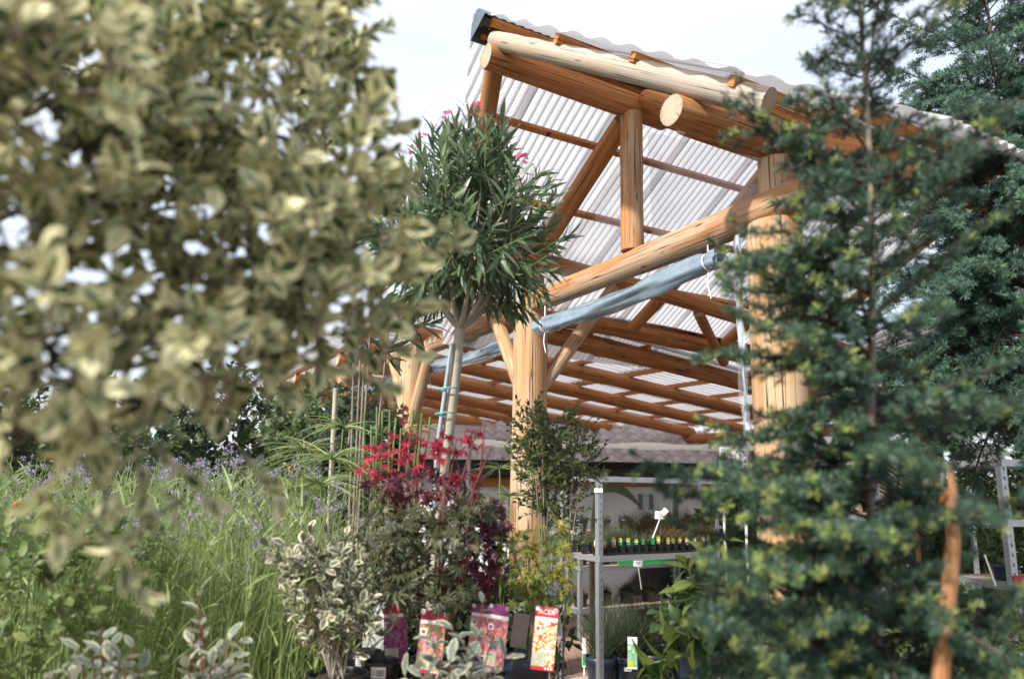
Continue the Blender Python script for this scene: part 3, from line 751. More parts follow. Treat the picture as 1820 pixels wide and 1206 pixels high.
roofo = MB(); roofo.add([(-2.3, HY-.45, HE-.03), (7.6, HY-.45, HE-.03), (7.6, HY+1.6, HE-.03+2.05*slope), (-2.3, HY+1.6, HE-.03+2.05*slope)], [(0, 1, 2, 3)])
ro = roofo.build('roof', M['tile'], hs)
for r_ in range(6):
    for c_ in range(26):
        o = link('tile', tmesh, ro); o.location = (-.6+c_*.3, HY-.5+r_*.36, HE+r_*.36*slope)
mb = MB(); ang = np.linspace(math.pi, 2*math.pi, 9); V = []
for x in (-2.3, 7.6): V += [(x, HY-.6+.085*math.cos(q), HE+.055+.1*math.sin(q)) for q in ang]
mb.add(V, [(i, i+1, i+10, i+9) for i in range(8)], None, 0, True); mb.box((2.6, HY-.26, HE-.08), (9.8, .52, .2))
mb.build('gutter', plain('dark brown gutter', (.025, .022, .024), .4, .3), hs)
log(hs, 'lintel_beam', (-.6, HY-.14, 1.74), (7.4, HY-.14, 1.74), .1, .1, M['log'], 151)
for x in (2.42, 2.62, 3.6):
    mb = MB(); mb.box((x, HY-.03, 1.42), (.07, .06, .28)); w_ = mb.build('window', M['steel_blue'], hs)
    mb = MB(); mb.box((x, HY-.065, 1.42), (.05, .012, .25)); mb.build('pane', M['cap'], w_)
mb = MB(); mb.tube([(1.72, HY-.56, HE-.08), (1.72, HY-.56, HE-.2), (1.64, HY-.5, 1.75), (1.62, HY-.2, 1.6), (1.62, HY-.1, .02)], .045, 10); mb.build('downpipe', M['steel'], hs)
# pale fabric awning edge hanging between canopy and house
aw = thing('awning', 'cream folded awning strip above the tiled roof', 'awning', (2.6, 12.6, 0))
mb = MB(); V = []
for i in range(41):
    x = -.8+i*.2; V += [(x, 12.75, 2.42+.02*math.sin(i*.9)), (x, 12.6, 2.37+.012*math.sin(i*.7)), (x, 12.57, 2.31+.01*math.sin(i*1.1))]
mb.add(V, [(i*3+j, i*3+3+j, i*3+4+j, i*3+1+j) for i in range(40) for j in range(2)], None, 0, True); mb.build('fabric', plain('cream canvas', (.8, .78, .74), .9), aw)
for x in (-.7, 3.2, 7.1):
    mb = MB(); mb.tube([(x, 12.7, 0), (x, 12.7, 2.4)], .03, 8); mb.build('pole', M['steel'], aw)

# ------------------------------------------------------------------ trolleys and racks
def lprofile(mb, p, h, w=.045, m=0, sx=1, sy=1):
    x, y = p[0], p[1]
    mb.box((x+sx*w/2, y, h/2), (w, .005, h), None, m); mb.box((x, y+sy*w/2, h/2+.0005), (.005, w, h), None, m)
def trolley(label, FL, ex, ey, lx, ly, H, shelves, slots=True):
    root = thing('plant_trolley', label, 'trolley', (FL.x, FL.y, 0), 'galvanised plant trolleys')
    FL = Vector((FL.x, FL.y, 0)); ex = Vector(ex).normalized(); ey = Vector(ey).normalized()
    R = np.array([[ex[i], ey[i], (0, 0, 1)[i]] for i in range(3)])
    for i in (0, 1):
        for j in (0, 1):
            c = FL + ex*lx*i + ey*ly*j; mb = MB(); sx, sy = 1-2*i, 1-2*j
            mb.box(c + ex*(sx*.022) + Z3*(H/2), (.044, .004, H), R); mb.box(c + ey*(sy*.022) + Z3*(H/2), (.004, .044, H-.004), R)
            p = mb.build('upright', M['steel'], root)
            if slots:
                mb = MB()
                for k in range(int(H/.06)): mb.box(c + ex*(sx*.022) - ey*.0035 + Z3*(.05+k*.06), (.009, .003, .022), R)
                tag(mb.build('slots', M['steel_blue'], p), kind='stuff') 
    for zz in shelves:
        mb = MB(); c = FL + ex*lx/2 + ey*ly/2 + Z3*zz
        mb.box(c, (lx-.02, ly-.02, .014), R, 1)
        for j in (0, 1): mb.box(FL + ex*lx/2 + ey*ly*j + Z3*(zz-.012), (lx-.01, .02, .045), R, 0)
        for i in (0, 1): mb.box(FL + ex*lx*i + ey*ly/2 + Z3*(zz-.012), (.02, ly-.03, .043), R, 0)
        mb.build('shelf', [M['steel'], M['ply']], root)
    return root
ex, ey = N3, D3
FL1 = at(1064, 1000, 6.05)
trolley('tall galvanised trolley in the middle, holding trays of tagged grasses', FL1, ex, ey, 1.36, .57, 1.78, (.06, 1.12, 1.765))
def tp(u, v, z): q = Vector((FL1.x, FL1.y, 0)) + ex*u + ey*v; q.z = z; return q
mb = MB(); mb.box(tp(-.005, -.01, 1.66), (.07, .004, .035)); tag(mb.build('price_card', M['white']), 'small white card clipped high on the middle trolley upright', 'card')
FL2 = at(1785, 900, 4.75)
trolley('galvanised trolley at the right edge behind the conifer', FL2, Vector((1, .12, 0)), Vector((-.12, 1, 0)), 1.1, .57, 1.95, (.2, 1.12, 1.52, 1.9))
FL4 = at(1560, 920, 5.6)
trolley('galvanised rack hidden behind the big conifer', FL4, N3, D3, 1.3, .57, 1.75, (.2, .95, 1.5))
FL3 = at(1030, 900, 8.3)
rk = trolley('low galvanised rack standing behind the middle trolley', FL3, N3, D3, 2.4, .6, 1.28, (.35, .8, 1.16), False)

# ------------------------------------------------------------------ plants
def add_leaves(root, tpls, mat, P, Y, Z, S, nobj=280, name='leaf', rest='foliage', minpx=9.):
    """the leaves that show largest become objects of their own, the rest one joined part"""
    P, Y, Z = np.asarray(P), np.asarray(Y), np.asarray(Z); R = frames(Y, Z, S)
    if np.ndim(S) > 1: size = np.max(S, axis=1)
    else: size = np.asarray(S)
    px, py, zc = project(P)
    seen = (px > -20) & (px < 1840) & (py > -20) & (py < 1226) & (zc > .2)
    score = np.where(seen, size/np.maximum(zc, .2), 0)
    score = np.where(score*FPX >= minpx, score*rng.uniform(.8, 1.2, len(P)), 0)
    order = np.argsort(-score); pick = order[:nobj]; pick = pick[score[pick] > 0]
    mask = np.ones(len(P), bool); mask[pick] = False
    meshes = [mesh_np('leaf', t[0], np.concatenate([np.asarray(f) for f in t[1]]), [len(f) for f in t[1]], t[2], None, True, [mat]) for t in tpls]
    for i in pick:
        m4 = Matrix(np.vstack([np.hstack([R[i], P[i][:, None]]), [0, 0, 0, 1]]).tolist())
        o = link(name, meshes[int(rng.integers(len(meshes)))], root); o.matrix_basis = m4
    idx = np.nonzero(mask)[0]
    if len(idx) == 0: return
    grp = rng.integers(len(tpls), size=len(idx)); VV, LL, SS, UU, n0 = [], [], [], [], 0
    for k, t in enumerate(tpls):
        ii = idx[grp == k]
        if len(ii) == 0: continue
        v, l, s, u = scatter(t, P[ii], R[ii]); VV.append(v); LL.append(l+n0); SS.append(s); UU.append(u); n0 += len(v)
    me = mesh_np(rest, np.concatenate(VV), np.concatenate(LL), np.concatenate(SS), np.concatenate(UU), None, True, [mat])
    tag(link(rest, me, root), kind='stuff')

def add_arrays(root, name, arr, mat, kind=None, smooth=True):
    o = link(name, mesh_np(name, arr[0], arr[1], arr[2], arr[3], None, smooth, [mat]), root)
    return tag(o, kind=kind) if kind else o

def curve_pts(p0, p1, bend=(0, 0, 0), k=7):
    t = np.linspace(0, 1, k)[:, None]; return np.array(p0)*(1-t) + np.array(p1)*t + np.array(bend)*np.sin(math.pi*t)

def in_blobs(blobs, n):
    """random points in ellipsoids, weighted to the shell; returns point and outward direction"""
    vol = np.array([b[1][0]*b[1][1]*b[1][2] for b in blobs])**.7; w = vol/vol.sum(); ids = rng.choice(len(blobs), n, p=w)
    c = np.array([b[0] for b in blobs], float)[ids]; r = np.array([b[1] for b in blobs], float)[ids]
    d = nrm(rng.normal(size=(n, 3))); q = rng.uniform(.15, 1, n)**.5
    return c + d*r*q[:, None], nrm(d/r)

POTM = {}
def pot(root, c, r=.105, h=.19, mat='pot', name='pot'):
    mb = MB(); mb.lathe(c, [(.0, .0), (r*.74, .0), (r*.76, .01), (r*.93, h*.76), (r*.985, h*.77), (r, h), (r*.95, h+.003), (r*.92, h*.97), (r*.9, h*.86)], 24)
    p = mb.build(name, M[mat], root)
    mb = MB(); a = np.arange(18)/18*6.2832
    V = [(c[0], c[1], c[2]+h*.88)] + [(c[0]+r*.91*math.cos(q), c[1]+r*.91*math.sin(q), c[2]+h*.86) for q in a]
    mb.add(V, [(0, i+1, (i+1) % 18+1) for i in range(18)]); mb.build('soil', M['soil'], root)
    return p

def sticker(parent, c, n, w=.05, h=.035):
    """printed barcode sticker on a pot"""
    n = Vector(n).normalized(); x = n.cross(Z3).normalized()*-1; c = Vector(c)
    q = lambda u, v, e: tuple(c + x*u + Z3*v + n*e)
    mb = MB(); mb.add([q(-w/2, -h/2, 0), q(w/2, -h/2, 0), q(w/2, h/2, 0), q(-w/2, h/2, 0)], [(0, 1, 2, 3)], m=0)
    xx = -w*.1
    for i in range(9):
        bw = random.choice((.0012, .002, .003)); mb.add([q(xx, -h*.35, .0006), q(xx+bw, -h*.35, .0006), q(xx+bw, h*.3, .0006), q(xx, h*.3, .0006)], [(0, 1, 2, 3)], m=1); xx += bw+.0015
    for i in range(3): mb.add([q(-w*.44, h*(.28-.22*i), .0006), q(-w*.16, h*(.28-.22*i), .0006), q(-w*.16, h*(.34-.22*i), .0006), q(-w*.44, h*(.34-.22*i), .0006)], [(0, 1, 2, 3)], m=1)
    mb.build('barcode_sticker', [M['white'], M['pot_black']], parent)

def text_mesh(s, size):
    cu = bpy.data.curves.new('lettering', 'FONT'); cu.body = s; cu.size = size; cu.align_x = 'CENTER'; cu.resolution_u = 2
    o = bpy.data.objects.new('lettering', cu); COL.objects.link(o)
    me = bpy.data.meshes.new_from_object(o.evaluated_get(bpy.context.evaluated_depsgraph_get()))
    bpy.data.objects.remove(o); return me

def plant_label(root, px, py_top, py_bot, w_px, zc, head, photo, foot=None, lean=0., text=None, textcol=None, tip=.12):
    """tall printed card: coloured head, white strip, photo, small inset and row of dots"""
    top, bot = at(px+lean, py_top, zc), at(px, py_bot, zc-tip*.4); w = w_px/FPX*zc
    y = (top-bot); H = y.length; y.normalize(); x = Vector((1, -.12, 0)); x = (x - y*x.dot(y)).normalized(); n = x.cross(y)
    if n.y > 0: n = -n
    q = lambda u, v, e=0.: tuple(bot + x*(u*w) + y*(v*H) + n*e)
    e = .0012
    mb = MB()
    def rect(u0, u1, v0, v1, m, ee): mb.add([q(u0, v0, ee), q(u1, v0, ee), q(u1, v1, ee), q(u0, v1, ee)], [(0, 1, 2, 3)], [(u0*1.0, v0*2.6), (u1, v0*2.6), (u1, v1*2.6), (u0, v1*2.6)], m)
    mats = [head, M['white'], photo, foot or M['white'], M['pot_black']]
    bx = [q(-.5, 0, -.001), q(.5, 0, -.001), q(.5, 1, -.001), q(-.5, 1, -.001)]
    mb.add(bx, [(3, 2, 1, 0)], m=1)
    rect(-.5, .5, 0, 1, 0, 0)
    rect(-.5, .5, .775, .835, 1, e); rect(-.5, .5, .06, .775, 2, e)
    rect(-.46, -.2, .6, .7, 1, 2*e); rect(-.4, -.26, .62, .68, 0, 3*e)
    rect(-.5, .1, .06, .27, 3, 2*e)
    for i in range(3): rect(.1+.13*i, .18+.13*i, .02, .05, 1, 2*e)
    a = np.linspace(0, 6.28, 12)[:-1]
    asp = w/H
    mb.add([q(.38+.09*math.cos(t), .955+.09*asp*math.sin(t), 2*e) for t in a], [tuple(range(11))], m=1)
    mb.add([q(.38+.055*math.cos(t), .955+.055*asp*math.sin(t), 3*e) for t in a], [tuple(range(11))], m=0)
    mb.add([q(-.42+.1*math.cos(t), .965+.1*asp*math.sin(t), 2*e) for t in a], [tuple(range(11))], m=1)
    o = mb.build('plant_label', mats, root)
    if text:
        me = text_mesh(text, w*.3); 
        V = np.array([v.co[:] for v in me.vertices]); F = [tuple(p.vertices) for p in me.polygons]
        Vw = [tuple(bot + x*v[0] + y*(H*.885+v[1]) + n*(3*e)) for v in V]
        t2 = MB(); t2.add(Vw, F); t2.build('lettering', M['white'], o)
    return o

def flat(name, col, rough=.4): return plain(name, col, rough, 0, .04)
M['crimson'] = flat('crimson print', (.42, .01, .07)); M['red'] = flat('red print', (.62, .035, .035)); M['plum'] = flat('plum print', (.2, .03, .14))
M['ph_plum'] = printmat('photo of plum leaves', (.06, .015, .06), [(.22, .03, .14), (.3, .06, .22), (.42, .1, .25)], 3.5)
M['ph_pink'] = printmat('photo of pink leaves', (.2, .02, .07), [(.7, .06, .16), (.75, .3, .4), (.3, .4, .08)], 3.5)
M['ph_red'] = printmat('photo of red leaves', (.12, .05, .08), [(.6, .06, .05), (.7, .2, .17), (.55, .3, .35)], 6)
M['ph_orange'] = printmat('photo of orange leaves', (.82, .8, .74), [(.8, .4, .06), (.85, .52, .12), (.75, .06, .03)], 3.2)
M['ph_foot'] = printmat('small inset photo', (.45, .45, .42), [(.25, .3, .12), (.6, .55, .4)], 9)
M['ph_grass'] = printmat('photo of grass plume', (.05, .3, .22), [(.6, .65, .5), (.2, .45, .15)], 5)

# display bench that carries the front pots (below the frame)
bench = thing('display_bench', 'low slatted nursery bench under the potted maples', 'bench', (-.3, 3.0, 0))
for i in range(7):
    mb = MB(); mb.box((-.35, 2.3+i*.17, .765), (2.3, .15, .025)); mb.build('slat', M['log_half'], bench)
for x in (-1.4, .65):
    for y in (2.28, 3.3):
        mb = MB(); mb.box((x, y, .376), (.06, .06, .75)); mb.build('leg', M['log_half'], bench)
BZ = .78

# ---- variegated shrub, close at the left
L_var = leafmat('cream edged leaf', (.03, .065, .018), (.075, .12, .03), (.88, .84, .5), .25, .45, .26)
hedge = thing('variegated_shrub', 'tall out-of-focus shrub with cream-edged leaves filling the left foreground', 'shrub', (-1.75, 1.6, 0))
def blob(px, py, zc, rx, ry, rz): 
    p = at(px, py, zc); s = zc/FPX; return (tuple(p), (rx*s, rz, ry*s))
HB = [blob(60, 60, 1.25, 260, 170, .3), blob(330, 40, 1.5, 260, 140, .3), blob(500, 60, 1.7, 130, 110, .2), blob(150, 260, 1.2, 260, 150, .3), blob(470, 240, 1.5, 190, 110, .25),
      blob(560, 330, 1.55, 130, 100, .2), blob(600, 440, 1.5, 120, 80, .18), blob(520, 520, 1.4, 160, 100, .2), blob(70, 470, 1.15, 210, 100, .25), blob(360, 400, 1.35, 180, 80, .22),
      blob(90, 620, 1.1, 180, 75, .18), blob(330, 600, 1.25, 200, 70, .18), blob(500, 620, 1.35, 120, 60, .14), blob(60, 760, 1.1, 110, 45, .1), blob(260, 720, 1.2, 150, 35, .1), blob(-120, 300, 1.2, 170, 350, .35)]
B_, Dv = in_blobs(HB, 720)
Bb, Db = in_blobs([((b[0][0]*1.28, b[0][1]*1.28, EYE+(b[0][2]-EYE)*1.28), (b[1][0]*1.15, b[1][1], b[1][2]*1.15)) for b in HB[:12]], 200); B_, Dv = np.vstack([B_, Bb]), np.vstack([Dv, Db])
# keep a few windows where the light comes through
px, py, zc = project(B_)
for gx, gy, gr in ((110, 290, 55), (380, 165, 60), (400, 205, 50), (190, 395, 40), (320, 445, 80), (180, 465, 55), (60, 540, 55), (480, 275, 45), (420, 560, 40), (250, 530, 45), (230, 660, 40), (30, 330, 40), (160, 560, 35), (470, 140, 35), (250, 250, 20), (620, 210, 45), (560, 150, 30)):
    keep = (px-gx)**2 + ((py-gy)*1.3)**2 > gr**2; B_, Dv, px, py, zc = B_[keep], Dv[keep], px[keep], py[keep], zc[keep]
Dv = nrm(Dv*.8 + np.array([.25, -.35, .45]) + rng.normal(0, .35, Dv.shape))
Ln = rng.uniform(.08, .17, len(B_))
P, Y, Z, S = shoots(B_, Dv, Ln, 10, .05, 1.05, .5, .1, 2.4, .25)
# drooping sprays below the main mass
tpV = [leaf_tpl(5, .30, .45, .3, .18, .8), leaf_tpl(5, .27, .5, .15, .3, .8), leaf_tpl(5, .32, .45, .45, .1, .8)]
spr = [((150, 900, 1.15), (260, 1060, 1.1), 10), ((330, 880, 1.25), (200, 980, 1.2), 10), ((430, 800, 1.3), (500, 900, 1.3), 10), ((60, 860, 1.1), (110, 960, 1.05), 9), ((270, 790, 1.2), (390, 900, 1.25), 9),
       ((600, 120, 1.7), (690, 170, 1.7), 9), ((560, 30, 1.7), (640, 5, 1.7), 9), ((620, 330, 1.55), (730, 325, 1.5), 10), ((670, 430, 1.5), (785, 405, 1.5), 11), ((630, 500, 1.45), (735, 480, 1.45), 10), ((560, 640, 1.4), (700, 690, 1.4), 10), ((560, 600, 1.4), (700, 580, 1.4), 10)]
sb = np.array([at(*a) for a, b, n in spr]); st = np.array([at(*b) for a, b, n in spr])
P2, Y2, Z2, S2 = shoots(sb, st-sb, np.linalg.norm(st-sb, axis=1), 13, .048, 1.0, .5, .1, 2.4, .0)
add_leaves(hedge, tpV, L_var, np.vstack([P, P2]), np.vstack([Y, Y2]), np.vstack([Z, Z2]), np.concatenate([S, S2]), 300)
v1 = sticks(np.vstack([B_, sb]), np.vstack([B_+nrm(Dv)*Ln[:, None], st]), .0034, .0016)
add_arrays(hedge, 'twig', v1, M['bark'], 'stuff')
mb = MB(); tr = np.array([(-1.75, 1.6, 0), (-1.72, 1.62, .8), (-1.6, 1.65, 1.5), (-1.45, 1.7, 2.3), (-1.3, 1.75, 3.0)]); mb.tube(tr, [.045, .04, .032, .024, .012], 10); mb.build('trunk', M['bark'], hedge)
mb = MB()
for b in HB:
    j = rng.uniform(.9, 2.3); j = b[0][2]-.25+.0*j; p0 = np.array([np.interp(j, tr[:, 2], tr[:, k]) for k in range(3)])
    mb.tube(curve_pts(p0, b[0], (0, 0, .06)), np.linspace(.009, .003, 7), 6)
    for _ in range(9):
        e = np.array(b[0]) + rng.normal(0, .5, 3)*np.array(b[1]); mb.tube(curve_pts(b[0], e, rng.normal(0, .02, 3), 5), np.linspace(.005, .002, 5), 5)
mb.build('branch', M['bark_dark'], hedge)

# ---- oleander standard
OZ = 3.85
ole = thing('oleander_standard', 'oleander trained as a round-headed tree with pink flowers on top', 'oleander', at(780, 1300, OZ))
f0 = at(818, 578, OZ); b0 = at(787, 800, OZ); g0 = at(781, 880, OZ); ole.location = (g0.x-.03, g0.y, BZ-.5)
mb = MB(); mb.tube(curve_pts((g0.x-.04, g0.y, .3), g0, (0, 0, 0), 6)[:-1].tolist() + curve_pts(g0, f0, (.008, 0, 0), 12).tolist(), np.concatenate([np.linspace(.038, .033, 5), np.linspace(.031, .027, 12)]), 12)
mb.build('trunk', M['bark_pale'], ole)
mb = MB(); mb.tube([at(772, 900, OZ-.03), at(776, 800, OZ-.03), at(803, 610, OZ-.03)], .011, 8); stk = mb.build('cane', plain('blue grey cane', (.3, .36, .4), .6), ole)
for y, x in ((697, 793), (741, 787)):
    c = np.array(at(x+3, y, OZ-.01)); mb = MB(); mb.tube([c + np.array([.05*math.cos(q), .05*math.sin(q), .004*q]) for q in np.linspace(0, 6.5, 14)], .004, 6); mb.build('tie', plain('green tie', (.05, .45, .36), .5), ole)
oc = np.array(at(826, 412, OZ)); orad = np.array([.47, .42, .5])
n_s = 245; d = nrm(rng.normal(size=(n_s, 3))); d[:, 2] = np.where(d[:, 2] < -.85, -d[:, 2], d[:, 2]); d = nrm(d)
q = rng.uniform(.1, 1, n_s)**.45
tip = oc + d*orad*q[:, None]*1.0
tip = tip[tip[:, 2] > f0.z+.0]; n_s = len(tip); d = nrm((tip-oc)/orad)
dirn = nrm(d*.85 + np.array([0, 0, .55]) + rng.normal(0, .25, (n_s, 3)))
low_ = np.clip((oc[2]-tip[:, 2])/.4, 0, 1)
Ln = rng.uniform(.16, .28, n_s); Bs = tip - dirn*Ln[:, None]*.6
tpO = [leaf_tpl(6, .085, .5, .35, .18, .9), leaf_tpl(6, .095, .45, .2, .38, .9), leaf_tpl(6, .08, .5, .4, .05, .9, twist=.05)]
P, Y, Z, S = shoots(Bs, dirn, Ln, 15, .125, .95, .35, 0., 2.09, .1, .3)
lw = np.clip((oc[2]+.05-P[:, 2])/.35, 0, 1); Y = Y + np.array([0, 0, -1.])*(lw*1.1)[:, None]
L_ole = leafmat('oleander leaf', (.055, .1, .06), (.17, .235, .12), None, .4, .33, .3, .4)
add_leaves(ole, tpO, L_ole, P, Y, Z, S, 300)
add_arrays(ole, 'shoot', sticks(Bs, Bs+dirn*Ln[:, None], .004, .0025), M['stem_green'], 'stuff')
mb = MB(); limbs = []
for i in range(11):
    a = i/11*6.283+.3; rr = rng.uniform(.12, .3); e = np.array([f0.x+.03+rr*math.cos(a), f0.y+rr*math.sin(a), f0.z+rng.uniform(.3, .5)]); limbs.append(e)
    mb.tube(curve_pts(f0+Vector((0, 0, -.02)), e, (0.06*math.cos(a), .06*math.sin(a), -.03)), np.linspace(.016, .007, 7), 7)
mb.build('limb', M['bark_pale'], ole)
E_ = np.array(limbs); near = np.argmin(((Bs[:, None]-E_[None])**2).sum(-1), axis=1)
add_arrays(ole, 'branch', sticks(E_[near], Bs, .006, .004), M['bark_pale'], 'stuff')
# flowers and buds
L_flo = leafmat('pink petal', (.6, .03, .14), (.78, .12, .3), None, .4, .5, .35)
petal = leaf_tpl(3, .42, .65, .1, .3, .5)
for (x, y, k, zo, sz) in ((851, 192, 3, -.1, 1.25), (846, 208, 1, -.1, .9), (800, 200, 3, 0, .9), (812, 195, 2, .05, .9), (795, 217, 2, -.05, 1.), (807, 208, 2, 0, .9), (742, 240, 2, 0, .9), (745, 257, 1, 0, .7), (783, 193, 1, 0, .6), (930, 280, 3, -.1, .9), (922, 287, 1, -.1, .8), (733, 272, 1, .05, .7), (942, 349, 1, -.3, .7), (735, 378, 1, 0, .6), (717, 385, 1, 0, .6)):
    c = np.array(at(x, y, OZ+zo)); mb = MB()
    for _ in range(k):
        cc = c + rng.normal(0, .016, 3); ax = nrm(np.array([0, -.5, .6])+rng.normal(0, .35, 3)); pz = []; yy = []
        for j in range(5):
            a = j/5*6.283; v = np.cross(ax, [math.cos(a), math.sin(a), .3]); yy.append(nrm(v)*.9+ax*.35); pz.append(cc)
        v, l, s_, u = scatter(petal, np.array(pz), frames(np.array(yy), np.tile(ax, (5, 1)), np.full(5, .024*sz))); mb.add_np(v, l, s_, u)
    mb.build('flower', L_flo, ole)
bb = Bs + dirn*Ln[:, None]; up = bb[:, 2] > oc[2]+.05; bb = bb[up][::3]
if len(bb):
    e2 = np.repeat(bb, 5, 0); dd_ = nrm(rng.normal(0, .5, e2.shape)+np.array([0, 0, 1.])); add_arrays(ole, 'bud_spray', sticks(e2, e2+dd_*rng.uniform(.03, .07, (len(e2), 1)), .0014, .0028), M['stem_red'], 'stuff')
# ---- second oleander sprig, hanging dark leaves behind the shrub
sp2 = thing('oleander_bush', 'dark long-leaved oleander behind the shrub, left of the tree oleander', 'oleander', at(640, 1000, 4.6)); sp2.location.z = 0
bs = np.array([at(640, 640, 4.6), at(650, 600, 4.6), at(690, 590, 4.5), at(660, 560, 4.6), at(630, 590, 4.7)]); dd = np.array([at(735, 600, 4.4), at(745, 575, 4.5), at(775, 575, 4.4), at(720, 540, 4.5), at(700, 640, 4.5)])-bs
P, Y, Z, S = shoots(bs, dd, np.linalg.norm(dd, axis=1), 16, .14, .9, .4, .2, 2.1)
add_leaves(sp2, tpO, leafmat('dark oleander leaf', (.018, .04, .024), (.045, .075, .04), None, .4, .35, .2, .2), P, Y, Z, S, 60)
mb = MB(); base2 = at(630, 1000, 4.65); base2.z = 0
for b in bs: mb.tube(curve_pts(base2, b, (0, 0, 0)), np.linspace(.015, .006, 7), 7)
mb.build('stem', M['bark'], sp2)

# ---- red japanese maple in pot
MZ = 3.1
tpM = [maple_tpl(7, .35, 2.2, 1), maple_tpl(7, .55, 2.2, 2), maple_tpl(5, .3, 1.9, 3), maple_tpl(7, .2, 2.3, 4)]
L_mr = leafmat('red maple leaf', (.22, .01, .03), (.42, .025, .06), None, .4, .45, .4)
L_mp = leafmat('purple maple leaf', (.055, .018, .03), (.17, .035, .055), None, .4, .42, .25)
L_mg = leafmat('bronze green maple leaf', (.03, .042, .018), (.115, .115, .055), None, .4, .42, .25, back=(.15, .1, .08))
L_my = leafmat('lime maple leaf', (.2, .21, .025), (.36, .33, .05), None, .4, .42, .4)
L_myg = leafmat('gold green maple leaf', (.13, .18, .03), (.26, .27, .05), None, .4, .42, .4)
pb = at(775, 1178, MZ); 
map_ = thing('japanese_maple', 'bushy Japanese maple with red top and bronze-green lower leaves', 'maple', (pb.x, pb.y, BZ))
pot(map_, (pb.x, pb.y, BZ), .11, .2)
stems = []
mb = MB()
for k in range(9):
    e = np.array(at(rng.uniform(670, 880), rng.uniform(750, 900), MZ+rng.uniform(-.2, .25))); mb.tube(curve_pts((pb.x+rng.uniform(-.02, .02), pb.y, BZ+.17), e, (rng.uniform(-.05, .05), 0, .02), 9), np.linspace(.009, .003, 9), 7); stems.append(e)
mb.build('stem', M['stem_red'], map_)
def maple_cloud(root, blobs, n, size, mat, nobj, face=(.0, -.9, .35), down=.5):
    c, dr = in_blobs(blobs, n)
    Y = nrm(dr*np.array([1, .5, .2]) + np.array([0, -.15, -down]) + rng.normal(0, .4, c.shape)); Z = nrm(np.array(face) + dr*.4 + rng.normal(0, .35, c.shape))
    add_leaves(root, tpM, mat, c, Y, Z, size*rng.uniform(.6, 1.15, n), nobj)
    return c
c1 = maple_cloud(map_, [blob(735, 800, MZ, 95, 40, .22), blob(685, 825, MZ, 50, 32, .18), blob(800, 790, MZ, 50, 30, .18), blob(716, 735, MZ, 16, 26, .04), blob(838, 785, MZ, 22, 24, .06), blob(830, 850, MZ, 30, 18, .08)], 120, .07, L_mr, 100, (0, -.5, .8), .25)
c2 = maple_cloud(map_, [blob(750, 860, MZ+.05, 105, 32, .2), blob(860, 930, MZ+.1, 40, 60, .15), blob(860, 1000, MZ+.1, 40, 50, .15)], 170, .085, L_mp, 90)
c3 = maple_cloud(map_, [blob(740, 950, MZ-.1, 80, 60, .2), blob(720, 1040, MZ-.1, 55, 55, .2), blob(800, 950, MZ-.15, 80, 60, .2), blob(790, 1045, MZ-.1, 60, 40, .2), blob(690, 940, MZ, 50, 80, .2), blob(840, 900, MZ-.05, 50, 40, .15)], 400, .092, L_mg, 110)
cc = np.vstack([c1, c2, c3]); sE = np.array(stems); nr = np.argmin(((cc[:, None]-sE[None])**2).sum(-1), axis=1)
dmin = ((cc-sE[nr])**2).sum(-1)**.5; sel = (rng.random(len(cc)) < .5) & (dmin < .13); add_arrays(map_, 'twig', sticks(sE[nr][sel], cc[sel], .0022, .001), M['stem_red'], 'stuff')
# tall red sprigs
mb = MB()
for (x0, y0, x1, y1) in ((722, 850, 716, 715), (835, 860, 838, 770)): mb.tube([at(x0, y0, MZ), at(x1, y1, MZ)], .0025, 5)
mb.build('sprig', M['stem_red'], map_)
plant_label(map_, 705, 1072, 1180, 42, MZ+.12, M['crimson'], M['ph_plum'], M['ph_foot'], -3)
plant_label(map_, 760, 1084, 1196, 46, MZ-.12, M['crimson'], M['ph_pink'], M['ph_foot'], 12)

# ---- second maple (dark), pot between the two labels, and lime maple at right
pb2 = at(852, 1170, MZ+.05)
mp2 = thing('japanese_maple', 'dark-leaved Japanese maple behind the two purple-headed labels', 'maple', (pb2.x, pb2.y, BZ)); pot(mp2, (pb2.x, pb2.y, BZ), .105, .2)
mb = MB(); s2 = []
for k in range(4):
    e = np.array(at(rng.uniform(830, 890), rng.uniform(930, 1010), MZ+.05)); mb.tube(curve_pts((pb2.x, pb2.y, BZ+.17), e, (.02, 0, 0)), np.linspace(.009, .003, 7), 7); s2.append(e)
mb.build('stem', M['bark_dark'], mp2)
maple_cloud(mp2, [blob(860, 985, MZ+.1, 50, 70, .15), blob(850, 920, MZ+.1, 60, 40, .15)], 150, .075, L_mp, 80)
plant_label(mp2, 848, 1074, 1166, 36, MZ+.02, M['plum'], M['ph_red'], M['ph_foot'], 10)
plant_label(mp2, 875, 1074, 1190, 36, MZ-.1, M['plum'], M['ph_red'], M['ph_foot'], 14)
pb3 = at(935, 1180, MZ+.05)
mp3 = thing('japanese_maple', 'lime green Japanese maple in a dark blue pot with an orange and red label', 'maple', (pb3.x, pb3.y, BZ)); p3 = pot(mp3, (pb3.x, pb3.y, BZ), .108, .2)
mb = MB(); s3 = []
tr3 = at(940, 1165, MZ+.05); kn = at(946, 1090, MZ+.05)
mb.tube(curve_pts((pb3.x+.015, pb3.y, BZ+.17), kn, (.004, 0, 0)), np.linspace(.012, .009, 7), 8)
for (x, y) in ((905, 960), (930, 950), (955, 930), (985, 960), (1005, 1000), (915, 1010), (975, 900), (1000, 1060), (925, 1050)):
    e = np.array(at(x, y, MZ+rng.uniform(-.05, .15))); mb.tube(curve_pts(kn, e, rng.normal(0, .01, 3)), np.linspace(.006, .002, 7), 6); s3.append(e)
mb.build('stem', M['bark'], mp3)
